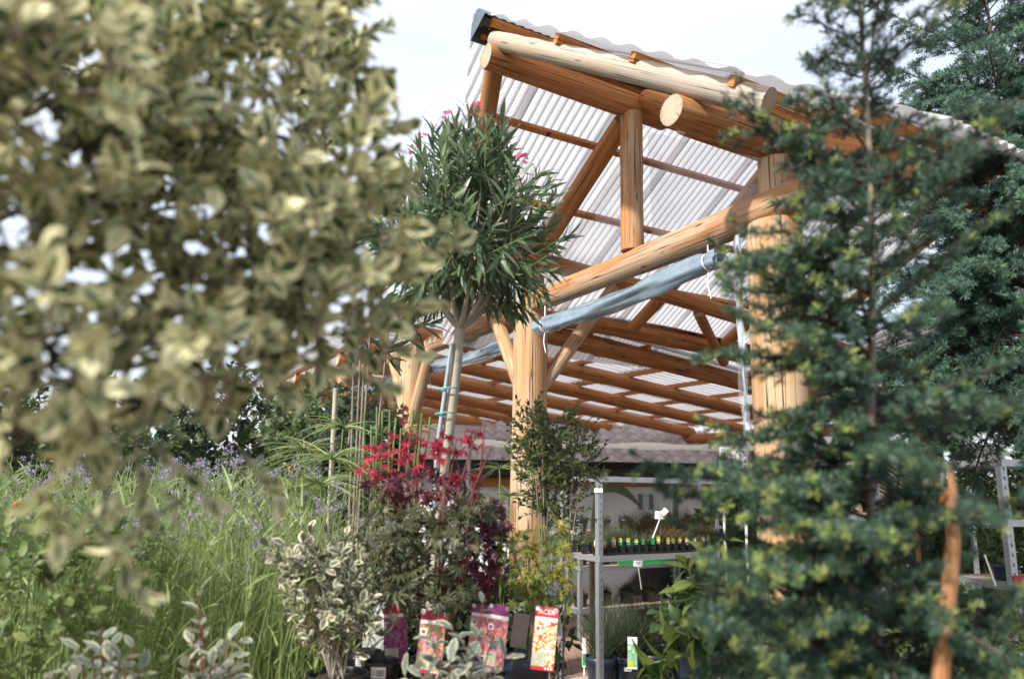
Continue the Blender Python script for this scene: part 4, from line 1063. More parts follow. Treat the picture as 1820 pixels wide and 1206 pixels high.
c3a = maple_cloud(mp3, [blob(930, 1010, MZ, 50, 50, .15), blob(975, 1000, MZ, 45, 50, .12), blob(1000, 1040, MZ, 22, 50, .08), blob(915, 970, MZ, 35, 35, .1), blob(950, 1060, MZ-.03, 50, 22, .1)], 130, .068, L_myg, 130, (0, -.6, .75), .25)
c3b = maple_cloud(mp3, [blob(970, 950, MZ+.05, 35, 40, .1), blob(1005, 1000, MZ, 22, 60, .08)], 46, .068, L_my, 46, (0, -.6, .75), .25)
cc = np.vstack([c3a, c3b]); sE = np.array(s3); nr = np.argmin(((cc[:, None]-sE[None])**2).sum(-1), axis=1)
add_arrays(mp3, 'twig', sticks(sE[nr], cc, .0016, .0009), M['stem_green'], 'stuff')
plant_label(mp3, 963, 1078, 1190, 40, MZ-.1, M['red'], M['ph_orange'], M['ph_foot'], 10, 'ACER')
mb = MB(); q0 = at(928, 1090, MZ+.14); q1 = at(920, 1150, MZ+.14); mb.bar(q0, q1, .07, .003, (0, 1, 0)); mb.build('name_card', plain('grey pink card', (.5, .4, .37), .6), mp3)
hg = MB(); c0 = at(990, 1110, MZ); hg.box(c0, (.032, .003, .11), np.array(Matrix.Rotation(-.12, 3, 'Y'))); hg.box(c0+Vector((.001, -.003, .0)), (.024, .002, .085), np.array(Matrix.Rotation(-.12, 3, 'Y')), 1); hg.tube([c0+Vector((0, 0, .05)), c0+Vector((-.012, .01, .1))], .0012, 5)
hg.build('hang_tag', [M['white'], plain('grey print', (.2, .24, .3), .5)], mp3)

# ---- variegated euonymus
EZ = 2.95
pe = at(600, 1200, EZ)
eu = thing('variegated_euonymus', 'cream and grey-green variegated euonymus in a black pot on the bench', 'euonymus', (pe.x, pe.y, BZ)); pot(eu, (pe.x, pe.y, BZ), .125, .17, 'pot_black')
b_, d_ = in_blobs([blob(560, 1015, EZ, 50, 42, .12), blob(610, 1010, EZ, 30, 45, .1), blob(595, 1080, EZ-.03, 48, 42, .13), blob(560, 1070, EZ, 42, 40, .1), blob(625, 1115, EZ-.05, 28, 34, .08), blob(530, 1020, EZ, 26, 34, .08), blob(590, 1130, EZ-.05, 42, 26, .09)], 92)
d_ = nrm(d_*.7 + np.array([0, -.25, .75]) + rng.normal(0, .25, d_.shape)); ln = rng.uniform(.07, .13, len(b_))
P, Y, Z, S = shoots(b_, d_, ln, 9, .054, 1.0, .45, .05, 2.4, .0)
tall0 = np.array([at(608, 1010, EZ)]); talld = np.array([at(620, 905, EZ)])-tall0
P2, Y2, Z2, S2 = shoots(tall0, talld, np.linalg.norm(talld, axis=1), 12, .044, .7, .3, 0, 2.4, .1)
L_eu = leafmat('grey green leaf with ivory margin', (.075, .10, .07), (.14, .17, .11), (.74, .69, .5), .5, .4, .25)
tpE = [leaf_tpl(5, .26, .55, .35, .12, .7), leaf_tpl(5, .24, .55, .5, .2, .7), leaf_tpl(5, .28, .6, .2, .25, .7)]
add_leaves(eu, tpE, L_eu, np.vstack([P, P2]), np.vstack([Y, Y2]), np.vstack([Z, Z2]), np.concatenate([S, S2]), 300)
mb = MB()
for b in b_[::9]: mb.tube(curve_pts((pe.x+rng.uniform(-.03, .03), pe.y, BZ+.14), b, (0, 0, .02)), np.linspace(.005, .002, 7), 6)
mb.build('stem', M['bark_pale'], eu)
add_arrays(eu, 'twig', sticks(np.vstack([b_, tall0]), np.vstack([b_+d_*ln[:, None], tall0+talld]), .002, .001), M['stem_green'], 'stuff')
# empty nursery pots with stickers beside it
for (x, y, zz, lab) in ((648, 1180, 3.25, 'black nursery pot with barcode sticker left of the plum label'), (676, 1185, 3.1, 'black nursery pot with barcode sticker beneath the plum label')):
    c = at(x, y, zz); t_ = thing('nursery_pot', lab, 'pot', (c.x, c.y, BZ)); p_ = pot(t_, (c.x, c.y, BZ), .08, .185, 'pot_black'); sticker(p_, (c.x+.005, c.y-.08, BZ+.155), (0, -1, .1), .06, .042)
mb = MB(); c = at(664, 1120, 3.5); mb.box(c, (.1, .004, .28)); mb.box((c.x, c.y, (c.z-.14+BZ)/2), (.012, .004, max(.02, c.z-.14-BZ))); tag(mb.build('white_board', M['white']), 'plain white card standing behind the nursery pots', 'card')

# ---- silver-margined elaeagnus plants in front
L_el = leafmat('silvery leaf with cream wavy margin', (.12, .16, .12), (.2, .24, .19), (.58, .58, .42), .62, .35, .2, back=(.42, .4, .32))
tpL = [leaf_tpl(7, .22, .5, .15, .15, .7, .025), leaf_tpl(7, .2, .5, .35, .3, .7, .03), leaf_tpl(7, .24, .5, -.1, .2, .7, .025)]
def elaeagnus(label, tops, base, zc, leaf=.075, k=12):
    pbz = at(base[0], base[1], zc); root = thing('elaeagnus', label, 'elaeagnus', (pbz.x, pbz.y, max(.0, pbz.z-.35)), 'silvery elaeagnus at the bottom edge')
    bs = np.array([at(base[0]+(t[0]-base[0])*.25, base[1], zc+t[2]) for t in tops]); ts = np.array([at(t[0], t[1], zc+t[2]) for t in tops])
    P, Y, Z, S = shoots(bs, ts-bs, np.linalg.norm(ts-bs, axis=1), k, leaf, 1.4, .65, .08, 2.4, .0, .3)
    add_leaves(root, tpL, L_el, P, Y, Z, S, 200)
    mb = MB()
    for b, t in zip(bs, ts): mb.tube(curve_pts(b, t, (0, 0, 0)), np.linspace(.004, .002, 7), 6); mb.tube([(pbz.x, pbz.y, pbz.z-.33), b], .005, 6)
    mb.build('stem', M['stem_red'], root); pot(root, (pbz.x, pbz.y, pbz.z-.48), .1, .18, 'pot_black'); 
    mb = MB(); mb.box((pbz.x, pbz.y, (pbz.z-.49)/2), (.3, .3, max(.02, pbz.z-.49))); mb.build('stand', M['log_half'], root)
    return root
elaeagnus('silvery elaeagnus in front of the red maple pots, the rightmost one', [(860, 1062, 0), (805, 1110, -.05), (770, 1130, -.1), (850, 1130, -.1), (740, 1175, -.12), (800, 1170, -.2), (840, 1180, -.2), (760, 1195, -.15), (880, 1120, 0), (830, 1150, -.15), (720, 1200, -.1), (780, 1150, -.05), (900, 1160, -.1), (810, 1200, -.25), (870, 1190, -.15)], (805, 1300), 2.6, .076)
elaeagnus('silvery elaeagnus before the green stems, the middle one', [(352, 1050, 0), (405, 1130, 0), (385, 1150, -.05), (425, 1135, .05), (340, 1120, 0), (375, 1180, -.1), (360, 1090, .05), (330, 1170, -.05), (410, 1180, -.1)], (370, 1300), 2.3, .062)
elaeagnus('silvery elaeagnus in the lower left corner, the leftmost one', [(180, 1115, 0), (240, 1140, 0), (120, 1190, -.05), (215, 1165, -.05), (165, 1165, -.1), (250, 1190, -.05), (200, 1140, .05), (140, 1150, 0), (95, 1200, 0)], (180, 1300), 2.1, .06)

# ---- bed of tall verbena, grassy stems with violet flower heads
def verbena():
    N_ = 900
    px = rng.uniform(-80, 580, N_); zc = rng.uniform(3.1, 5.8, N_)
    base = np.array([at(a, 900, b) for a, b in zip(px, zc)]); base[:, 2] = 0
    topz = rng.uniform(1.35, 1.95, N_)*(.86+.05*zc/3); lean = rng.normal(0, .09, (N_, 3)); lean[:, 2] = 0; lean[:, 0] += .05
    D = nrm(np.stack([lean[:, 0]+.03, lean[:, 1], np.ones(N_)], -1))
    G1 = leafmat('verbena stem', (.16, .235, .075), (.32, .39, .16), None, .4, .5, .35)
    G2 = leafmat('verbena flower', (.3, .22, .42), (.45, .38, .58), None, .4, .6, .3)
    mids = base + D*topz[:, None]*.6; tips = base + D*topz[:, None] + rng.normal(0, .04, (N_, 3))
    mb = MB()
    for a, b, r0, r1 in ((base, mids, .0035, .003), (mids, tips, .003, .002)):
        v, l, s, u = sticks(a, b, r0, r1, 3); mb.add_np(v, l, s, u)
    # paired narrow leaves
    k = 16; f = rng.uniform(.3, .97, (N_, k)); pos = base[:, None] + D[:, None]*(topz[:, None]*f)[..., None]; pos = pos.reshape(-1, 3)
    Dn = np.repeat(D, k, 0); rad = nrm(rng.normal(size=pos.shape)*np.array([1, 1, .1]))
    v, l, s, u = blades(pos, Dn*.8+rad*.55, rng.uniform(.07, .2, len(pos)), rng.uniform(.006, .013, len(pos)), rng.uniform(.1, .5, len(pos)), 4); mb.add_np(v, l, s, u)
    # basal grass
    n2 = 5200; bp = base[rng.integers(N_, size=n2)] + rng.normal(0, .06, (n2, 3)); bp[:, 2] = rng.uniform(.25, .9, n2)
    v, l, s, u = blades(bp, nrm(rng.normal(0, .16, (n2, 3))+np.array([.04, 0, 1.])), rng.uniform(.35, .85, n2), rng.uniform(.004, .009, n2), rng.uniform(.0, .25, n2), 5); mb.add_np(v, l, s, u)
    # flower clusters
    fl = rng.random(N_) < .3; ft = tips[fl]; br = np.repeat(ft, 3, 0) + rng.normal(0, .028, (len(ft)*3, 3))
    v, l, s, u = sticks(np.repeat(ft, 3, 0)-np.array([0, 0, .06]), br, .0014, .0012, 3); mb.add_np(v, l, s, u)
    pe_ = np.repeat(br, 16, 0) + rng.normal(0, .008, (len(br)*16, 3)); pt = leaf_tpl(2, .5, .6, 0, .1, .6)
    v, l, s, u = scatter(pt, pe_, frames(rng.normal(size=pe_.shape), rng.normal(size=pe_.shape), np.full(len(pe_), .009))); mb.add_np(v, l, s, u, 1)
    return tag(mb.build('verbena_bed', [G1, G2]), 'dense bed of tall slender green verbena stems with small violet flower heads', 'verbena', kind='stuff')
verbena()

# ---- leafy bushes, lower left
L_bush = leafmat('soft green leaf', (.1, .16, .05), (.22, .28, .1), None, .4, .5, .35, .2)
tpB = [leaf_tpl(4, .28, .4, .2, .25, .9), leaf_tpl(4, .24, .45, .35, .15, .9)]
def bush(name, label, cat, blobs, n, leaf, k, mat, nobj, stem, tp=tpB, up=.8, lnr=(.08, .16), group=None, a0=1.1, a1=.5, sag=.1, nst=14):
    c = np.mean([b[0] for b in blobs], axis=0); root = thing(name, label, cat, (c[0], c[1], 0), group)
    b_, d_ = in_blobs(blobs, n); d_ = nrm(d_*.7 + np.array([0, -.15, up]) + rng.normal(0, .25, d_.shape)); ln = rng.uniform(*lnr, n)
    P, Y, Z, S = shoots(b_, d_, ln, k, leaf, a0, a1, sag)
    add_leaves(root, tp, mat, P, Y, Z, S, nobj)
    add_arrays(root, 'twig', sticks(b_, b_+d_*ln[:, None], .0025, .0012), M[stem], 'stuff')
    mb = MB()
    for b in b_[::max(1, n//nst)]: mb.tube(curve_pts((c[0]+rng.uniform(-.05, .05), c[1]+rng.uniform(-.05, .05), 0), b, rng.normal(0, .02, 3)), np.linspace(.009, .003, 7), 6)
    mb.build('stem', M[stem], root)
    return root
bush('leafy_bush', 'pale green leafy bush low at the left edge', 'bush', [blob(40, 1100, 2.6, 100, 90, .3), blob(170, 1010, 2.9, 90, 80, .3), blob(60, 960, 2.9, 90, 60, .3), blob(120, 1180, 2.6, 120, 60, .25)], 150, .055, 10, L_bush, 250, 'stem_green')
bush('marigold_plant', 'green plant with a single orange flower at the left edge', 'flower', [blob(20, 960, 3.4, 50, 60, .15)], 30, .06, 9, L_bush, 60, 'stem_green')
mg = [o for o in COL.objects if o.name.startswith('marigold_plant')][0]
c = np.array(at(33, 903, 3.3)); mb = MB(); pz = np.repeat(c[None], 26, 0)+rng.normal(0, .006, (26, 3)); v, l, s_, u = scatter(petal, pz, frames(nrm(rng.normal(size=(26, 3))+np.array([0, -.2, .5])), rng.normal(size=(26, 3)), np.full(26, .03))); mb.add_np(v, l, s_, u)
mb.build('flower', leafmat('orange petal', (.6, .12, .01), (.75, .2, .02), None, .4, .5, .3), mg)
mb = MB(); mb.tube([c-np.array([0, 0, .3]), c], .003, 5); mb.build('stem', M['stem_green'], mg)

# ---- papyrus clumps and canes
def papyrus(label, heads, zc, basepx, L=.32, n=46, wid=.009):
    root = thing('papyrus', label, 'papyrus', (at(basepx, 1000, zc).x, at(basepx, 1000, zc).y, 0))
    G = leafmat('papyrus blade '+label[:5], (.14, .2, .07), (.28, .34, .14), None, .4, .45, .3)
    mb = MB(); bb = at(basepx, 1000, zc); bb.z = 0; mb2 = MB()
    for (x, y, dz, sc_) in heads:
        h = np.array(at(x, y, zc+dz)); mb.tube(curve_pts((bb.x+rng.uniform(-.06, .06), bb.y+rng.uniform(-.06, .06), 0), h, (rng.uniform(-.03, .03), 0, 0)), np.linspace(.006, .004, 7), 6)
        az = rng.uniform(0, 6.28, n); el = rng.uniform(.0, .75, n); Dd = np.stack([np.cos(az)*np.cos(el), np.sin(az)*np.cos(el), np.sin(el)], -1)
        v, l, s, u = blades(np.repeat(h[None], n, 0), Dd, L*sc_*rng.uniform(.7, 1.1, n), wid, rng.uniform(.25, .7, n), 6); mb2.add_np(v, l, s, u)
    mb.build('stem', M['stem_green'], root); tag(mb2.build('blade', G, root), kind='stuff')
papyrus('umbrella-headed papyrus left of the red maple', [(590, 815, 0, 1), (540, 800, .2, .8), (640, 835, .15, .8), (570, 860, -.1, .8), (610, 760, .3, .7), (520, 870, .1, .8)], 3.9, 590)
papyrus('thin papyrus tufts between red maple and thick post', [(888, 832, 0, .55), (905, 880, .1, .5), (880, 890, .1, .6), (760, 760, .2, .5)], 4.0, 885, .3, 22, .006)
# bundle of cut green canes
cn = thing('cane_bundle', 'bundle of thin green canes standing above the red maple', 'canes', (at(700, 1000, 3.9).x, at(700, 1000, 3.9).y, 0))
for (x, y, x2) in ((648, 732, 646), (670, 722, 668), (680, 730, 676), (693, 728, 690), (704, 742, 690), (713, 760, 705), (735, 728, 716), (745, 737, 728), (750, 735, 736), (765, 740, 742), (660, 755, 660), (665, 775, 664)):
    mb = MB(); e = at(x, y, 3.9+rng.uniform(-.1, .1)); s0 = at(x2, 900, 3.9); s0 = e + (s0-e)*4.5*((e.z)/(4.5*(e.z-s0.z))); mb.tube([s0, e], .006, 7); mb.build('cane', M['stem_green'], cn)

# ---- small leaved shrub in front of the thick post
L_sm = leafmat('small dark green leaf', (.05, .085, .025), (.12, .17, .055), None, .4, .38, .3)
bush('small_leaved_shrub', 'upright shrub with tiny dark green leaves in front of the thick post', 'shrub', [blob(985, 800, 4.2, 55, 50, .15), blob(945, 770, 4.2, 28, 36, .1), blob(1020, 820, 4.2, 38, 40, .12), blob(960, 850, 4.2, 40, 40, .12), blob(990, 900, 4.2, 40, 50, .12), blob(1000, 960, 4.2, 20, 40, .08)], 330, .03, 12, L_sm, 200, 'bark', tpB, .35, (.08, .16), None, .9, .45, 0., 4)

# ---- broad-leaved green shrub right of the trolley
GZ2 = 3.2
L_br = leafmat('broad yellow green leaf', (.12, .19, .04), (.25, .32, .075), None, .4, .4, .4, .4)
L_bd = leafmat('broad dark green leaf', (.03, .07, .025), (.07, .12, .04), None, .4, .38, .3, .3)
tpG = [leaf_tpl(6, .26, .42, .3, .3, 1.), leaf_tpl(6, .24, .4, .45, .5, 1.), leaf_tpl(6, .28, .42, .15, .2, 1.)]
bb = at(1245, 1150, GZ2); br = thing('broad_leaved_shrub', 'broad-leaved shrub with glossy light green leaves right of the trolley', 'shrub', (bb.x, bb.y, 0))
bs = np.array([at(1275, 1120, GZ2), at(1240, 1130, GZ2), at(1260, 1140, GZ2-.1), at(1230, 1160, GZ2), at(1255, 1080, GZ2), at(1290, 1110, GZ2+.1)])
ts = np.array([at(1272, 955, GZ2), at(1225, 1050, GZ2), at(1185, 1115, GZ2-.1), at(1150, 1180, GZ2), at(1218, 1000, GZ2), at(1300, 1000, GZ2+.1)])
P, Y, Z, S = shoots(bs, ts-bs, np.linalg.norm(ts-bs, axis=1), 9, .135, 1.25, .6, .25, 1.9, .1); add_leaves(br, tpG, L_br, P, Y, Z, S, 60)
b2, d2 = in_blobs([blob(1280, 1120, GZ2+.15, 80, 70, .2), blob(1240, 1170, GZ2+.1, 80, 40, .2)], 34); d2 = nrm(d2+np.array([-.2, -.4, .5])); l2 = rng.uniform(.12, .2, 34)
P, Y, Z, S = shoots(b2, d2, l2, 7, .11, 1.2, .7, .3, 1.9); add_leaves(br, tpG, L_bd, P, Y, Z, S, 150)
mb = MB()
for b, t in zip(bs, ts): mb.tube(curve_pts((bb.x, bb.y, .02), b, (0, 0, 0)), np.linspace(.014, .008, 7), 7); mb.tube(curve_pts(b, t), np.linspace(.008, .003, 7), 7)
mb.build('stem', M['stem_green'], br)
mb = MB(); bl = np.array([at(1282, 1090, GZ2-.1), at(1278, 1105, GZ2-.1), at(1268, 1120, GZ2-.1), at(1290, 1075, GZ2-.1)]); pe_ = np.repeat(bl, 9, 0)+rng.normal(0, .01, (36, 3))
v, l, s_, u = scatter(petal, pe_, frames(rng.normal(size=(36, 3)), rng.normal(size=(36, 3)), np.full(36, .022))); mb.add_np(v, l, s_, u); mb.build('flower', leafmat('blue petal', (.02, .02, .4), (.05, .04, .6), None, .4, .5, .2), br)

# ---- conifers
def cedar(name, label, base, top, rad, zlo, n_br, needle, mat_a, mat_b, seed, rose=.024, droop=.2, tipup=.15, az0=None, trunk_r=.02, dens=1.0, zpow=1.5, lean=0.):
    r = np.random.default_rng(seed); root = thing(name, label, 'conifer', (base[0], base[1], 0), 'blue-green conifers on the right')
    base, top = np.array(base, float), np.array(top, float); H = top[2]-base[2]
    ax = lambda z: base + (top-base)*((z-base[2])/H)
    mb = MB(); zz = np.linspace(base[2], top[2], 14); pts = np.array([ax(q) for q in zz]) + np.stack([.012*np.sin(zz*3), .01*np.cos(zz*4), 0*zz], -1)
    mb.tube(pts, np.linspace(trunk_r, .004, 14), 9); mb.build('trunk', M['bark'], root)
    RP, RY, seg0, seg1, tipm = [], [], [], [], []; mbb = MB()
    for i in range(n_br):
        f = (i+r.uniform(0, 1))/n_br; z = zlo+(top[2]-zlo)*f**zpow; p0 = ax(min(z, top[2]-.02))
        g = 1-(z-zlo)/(top[2]-zlo); L = rad*(.2+.8*g**.8)*r.uniform(.5, 1.15)
        az = i*2.399+r.normal(0, .6)
        if lean and i % 3 == 0 and 1.1 < z < 2.75: az = math.pi+.25+r.normal(0, .5)
        dh = np.array([math.cos(az), math.sin(az), 0]); el = r.uniform(.0, .75)*(1.5-g); drp = droop*r.uniform(.3, 1.7); bias = 1+lean*max(0., -math.cos(az))*(1 if z > 1.45 else 0)
        L *= bias; k = 12; t = np.linspace(0, 1, k)
        C = p0 + dh*(L*t)[:, None]; C[:, 2] += L*(math.tan(el)*t - (drp+.15*r.random())*t**2*1.0 + tipup*t**4) + .02*np.sin(t*9+r.uniform(0, 6))*t
        mbb.tube(C, np.linspace(.0065*(.4+g), .0016, k), 5)
        side = np.array([-dh[1], dh[0], 0]); T = nrm(np.gradient(C, axis=0))
        ntw = max(5, int(L/.022*dens))
        for j in range(ntw):
            q = (j+.5)/ntw; q = .08+.92*q; c = np.array([np.interp(q, t, C[:, m_]) for m_ in range(3)]); tt = np.array([np.interp(q, t, T[:, m_]) for m_ in range(3)])
            sl = L*.34*(1-q*.75)*r.uniform(.5, 1.2); sgn = 1 if j % 2 else -1
            sd = nrm(tt*.75+side*sgn*r.uniform(.5, 1.)+np.array([0, 0, r.normal(-.08-droop*.4, .38)])); e = c+sd*sl
            seg0.append(c); seg1.append(e); m = max(2, int(sl/.0125*dens))
            for w in range(m):
                u = (w+.6)/m; RP.append(c+sd*sl*u); RY.append(sd*.55+np.array([0, 0, .5])+r.normal(0, .35, 3)); tipm.append(u > .8 and q > .3)
        RP += [C[-1], C[-2]]; RY += [T[-1], T[-2]]; tipm += [True, True]
    mbb.build('branch', M['bark_dark'], root)
    add_arrays(root, 'twig', sticks(seg0, seg1, .0016, .0009, 3), M['bark_dark'], 'stuff')
    RP, RY, tipm = np.array(RP), np.array(RY), np.array(tipm) & (r.random(len(tipm)) < .45)
    tps = [rosette_tpl(needle, 1., .045, -.1, seed+i) for i in range(3)]
    for nm, mk, mt, s0 in (('needles', ~tipm, mat_a, 1.), ('young_needles', tipm, mat_b, .9)):
        P = RP[mk]; Yv = RY[mk]; VV, LL, SS, UU, n0 = [], [], [], [], 0; gi = r.integers(3, size=len(P)); R = frames(Yv, r.normal(size=P.shape), rose*s0*r.uniform(.75, 1.15, len(P)))
        for kk in range(3):
            v, l, s, u = scatter(tps[kk], P[gi == kk], R[gi == kk]); VV.append(v); LL.append(l+n0); SS.append(s); UU.append(u); n0 += len(v)
        tag(link(nm, mesh_np(nm, np.concatenate(VV), np.concatenate(LL), np.concatenate(SS), np.concatenate(UU), None, False, [mt]), root), kind='stuff')
    print(label[:30], 'rosettes', len(RP))
    return root
L_c1 = leafmat('blue green needle', (.024, .062, .042), (.075, .135, .082), None, .4, .45, .15)
L_c1t = leafmat('young yellow green needle', (.2, .28, .07), (.36, .42, .13), None, .4, .45, .25)
L_c2 = leafmat('teal needle', (.04, .095, .072), (.09, .17, .12), None, .4, .45, .15)
L_c2t = leafmat('young teal needle', (.07, .14, .08), (.14, .23, .12), None, .4, .45, .2)
p_ = at(1535, 1206, 2.0); q_ = at(1530, -60, 2.05)
cedar('cedar', 'blurred blue-green cedar with yellowish tips standing in front of the right post', (p_.x, p_.y, 0), (q_.x, q_.y, 3.3), .62, .9, 215, 17, L_c1, L_c1t, 3, .028, .28, .18, zpow=1.9, lean=.15)
p_ = at(1890, 900, 3.6)
cedar('cedar', 'sharper drooping cedar reaching in from the right edge', (p_.x, p_.y, 0), (p_.x-.1, p_.y, 5.0), 1.15, 2.1, 185, 15, L_c2, L_c2t, 5, .034, .6, .0, trunk_r=.035, dens=.9, zpow=1.1)

# orange-barked stake among the conifer branches
stake = MB(); pts = [at(1672, 1230, 1.72), at(1676, 1130, 1.72), at(1688, 1040, 1.72), at(1694, 960, 1.72), at(1690, 900, 1.72), at(1693, 870, 1.72), at(1688, 828, 1.72)]
pts = [(pts[0].x-.02, pts[0].y, 0.)] + pts
stake.tube(np.array(pts), [.024, .021, .019, .017, .016, .013, .01, .006], 9); stake.tube([at(1692, 872, 1.72), at(1678, 880, 1.72), at(1672, 892, 1.72)], [.008, .006, .004], 7)
tag(stake.build('bent_branch', M['log']), 'bent orange-brown branch stuck upright among the conifer needles', 'branch')

ORD = ['first', 'second', 'third', 'fourth', 'fifth', 'sixth', 'seventh', 'eighth', 'ninth', 'tenth', 'eleventh', 'twelfth', 'thirteenth', 'fourteenth', 'fifteenth', 'sixteenth']
# ------------------------------------------------------------------ racks' contents
G_gr = leafmat('grey green grass', (.06, .085, .045), (.15, .17, .09), None, .4, .55, .3)
G_br = leafmat('brown sedge', (.11, .08, .035), (.23, .17, .08), None, .4, .55, .3)
G_dk = leafmat('dark green grass', (.03, .055, .028), (.085, .11, .055), None, .4, .5, .25)
M['tag_green'] = flat('green plant tag', (.03, .32, .08)); M['tag_lime'] = flat('lime plant tag', (.42, .5, .05)); M['tag_or'] = flat('orange print on tag', (.62, .26, .14)); M['tag_gold'] = flat('gold print on tag', (.42, .36, .1))
def tuft(root, c, n, h, w, spread, mat, droop=.35, name='grass_blade'):
    b = np.array(c)[None]+rng.normal(0, spread*.25, (n, 3))*np.array([1, 1, .1]); D = nrm(rng.normal(0, .28, (n, 3))+np.array([0, 0, 1.]))
    v, l, s, u = blades(b, D, h*rng.uniform(.55, 1.1, n), w, droop*rng.uniform(.3, 1.4, n), 5)
    tag(add_arrays(root, name, (v, l, s, u), mat), kind='stuff')
def little_tag(root, c, kind, h=.075, w=.03):
    c = Vector(c); mb = MB(); a = np.linspace(0, math.pi, 7)
    body = {'green': M['tag_green'], 'lime': M['tag_green'], 'orange': M['white'], 'gold': M['tag_gold']}[kind]
    x = Vector((1, 0, 0)); q = lambda u, v, e: tuple(c+x*u+Z3*v+Vector((0, -e, 0)))
    mb.add([q(-w/2, 0, 0), q(w/2, 0, 0)]+[q(w/2*math.cos(t), h-w/2+w/2*math.sin(t), 0) for t in a], [tuple(range(9))], m=0)
    mb.add([q(w/2*math.cos(t), h-w/2+w/2*math.sin(t), .001) for t in a]+[q(-w/2, h-w*.75, .001), q(w/2, h-w*.75, .001)], [tuple(range(9))], m=1)
    if kind == 'orange': mb.add([q(-w*.42, .0, .0015), q(w*.42, 0, .0015), q(w*.3, h*.4, .0015), q(0, h*.5, .0015), q(-w*.3, h*.4, .0015)], [(0, 1, 2, 3, 4)], m=2)
    if kind in ('gold', 'lime'): mb.add([q(-w*.45, h*.55, .0015), q(w*.45, h*.55, .0015), q(w*.45, h*.68, .0015), q(-w*.45, h*.68, .0015)], [(0, 1, 2, 3)], m=3)
    mb.build('plant_tag', [body, M['tag_lime'] if kind != 'green' else M['tag_green'], M['tag_or'], M['white']], root)
kinds = ['orange', 'orange', 'orange', 'lime', 'lime', 'lime', 'green', 'green', 'gold', 'gold', 'gold', 'gold', 'orange', 'orange', 'orange', 'orange']
names_k = {'orange': 'white tag printed orange', 'lime': 'green and white tag', 'green': 'plain green tag', 'gold': 'gold tag'}
sz = 1.132
for row in range(3):
    for i in range(16):
        u = .045+i*.084; v = .09+row*.17; c = tp(u, v, sz)
        k_ = kinds[i]; gm_ = G_gr if i < 8 else G_br
        where = ['front', 'middle', 'back'][row]
        t_ = thing('potted_grass', f'{"grey-green" if i < 8 else "brown"} grass, {ORD[i]} pot from the left, {where} row of the middle trolley shelf', 'potted grass', c, 'small potted grasses on the middle trolley shelf')
        mb = MB(); s_ = .036; mb.add([(c.x-s_*.8, c.y-s_*.8, c.z), (c.x+s_*.8, c.y-s_*.8, c.z), (c.x+s_*.8, c.y+s_*.8, c.z), (c.x-s_*.8, c.y+s_*.8, c.z), (c.x-s_, c.y-s_, c.z+.075), (c.x+s_, c.y-s_, c.z+.075), (c.x+s_, c.y+s_, c.z+.075), (c.x-s_, c.y+s_, c.z+.075)], [(0, 1, 5, 4), (1, 2, 6, 5), (2, 3, 7, 6), (3, 0, 4, 7), (3, 2, 1, 0), (4, 5, 6, 7)])
        mb.build('pot', M['pot_black'], t_)
        hgt = (.10 + .16*math.sin(min(1, i/7)*1.5)) if i < 8 else .4
        if row == 0: hgt *= .6
        tuft(t_, (c.x, c.y, c.z+.07), 80, hgt, .0045, .06, gm_, .3)
        if row == 0: little_tag(t_, (c.x+random.uniform(-.012, .012), c.y-.034, c.z+.06), k_, random.uniform(.06, .085))
mb = MB(); mb.bar(tp(.0, .03, sz+.012), tp(1.3, .03, sz+.012), .02, .012); tag(mb.build('tray_edge', M['pot_black']), 'black plastic tray lip along the front of the middle shelf', 'tray')
def sign(label, c_px, foot_px, zc, w=.085, arrow=True):
    c, f_ = at(c_px[0], c_px[1], zc), at(foot_px[0], foot_px[1], zc); root = thing('price_sign', label, 'sign', f_)
    R = np.array(Matrix.Rotation(.08, 3, 'Y')); mb = MB(); mb.box(c, (w, .004, w*.75), R); p = mb.build('card', M['white'], root)
    mb = MB()
    for k, (ln_, z_) in enumerate(((.5, .008), (.34, -.006))): mb.box(c+Vector((0, -.003, z_)), (w*ln_, .001, w*.07), R)
    mb.build('print', M['steel_blue'], p)
    if arrow: mb = MB(); mb.box(c+Vector((w*.5, .004, w*.38)), (w*.55, .003, w*.55), np.array(Matrix.Rotation(.7, 3, 'Y'))); mb.build('second_card', M['white'], root)
    mb = MB(); mb.bar(f_, c-Vector((0, -.004, w*.3)), .01, .005, (0, 1, 0)); mb.build('stick', M['white'], root)
sign('white price sign with two cards rising from the grasses on the middle shelf', (1173, 915), (1160, 955), 6.2)
sign('white price sign on a stick on the rack behind the middle trolley', (1134, 1000), (1140, 1046), 8.2, .1, False)
# big dark grasses in pots on the bottom of the middle trolley
for i, (x, zc_) in enumerate(((1068, 6.2), (1115, 6.25), (1162, 6.35), (1210, 6.5), (1085, 6.6), (1135, 6.7), (1185, 6.8))):
    c = at(x, 1180, zc_); c.z = .075
    t_ = thing('potted_rush', f'dark green rush, {["first", "second", "third", "fourth"][i % 4]} from the left in the {"front" if i < 4 else "back"} row on the trolley bottom', 'potted grass', c, 'potted rushes on the trolley bottom')
    p_ = pot(t_, c, .135, .22)
    tuft(t_, (c.x, c.y, c.z+.19), 230, .62, .005, .16, G_dk, .22)
    tuft(t_, (c.x, c.y, c.z+.19), 30, .5, .004, .16, G_br, .3, 'dry_blade')
    if i == 1:
        sticker(p_, (c.x-.02, c.y-.142, c.z+.14), (0, -1, 0), .06, .03)
        o_ = plant_label(t_, 1124, 1131, 1188, 17, 6.05, M['white'], M['ph_grass'], M['tag_lime'])
    if i == 0: pass
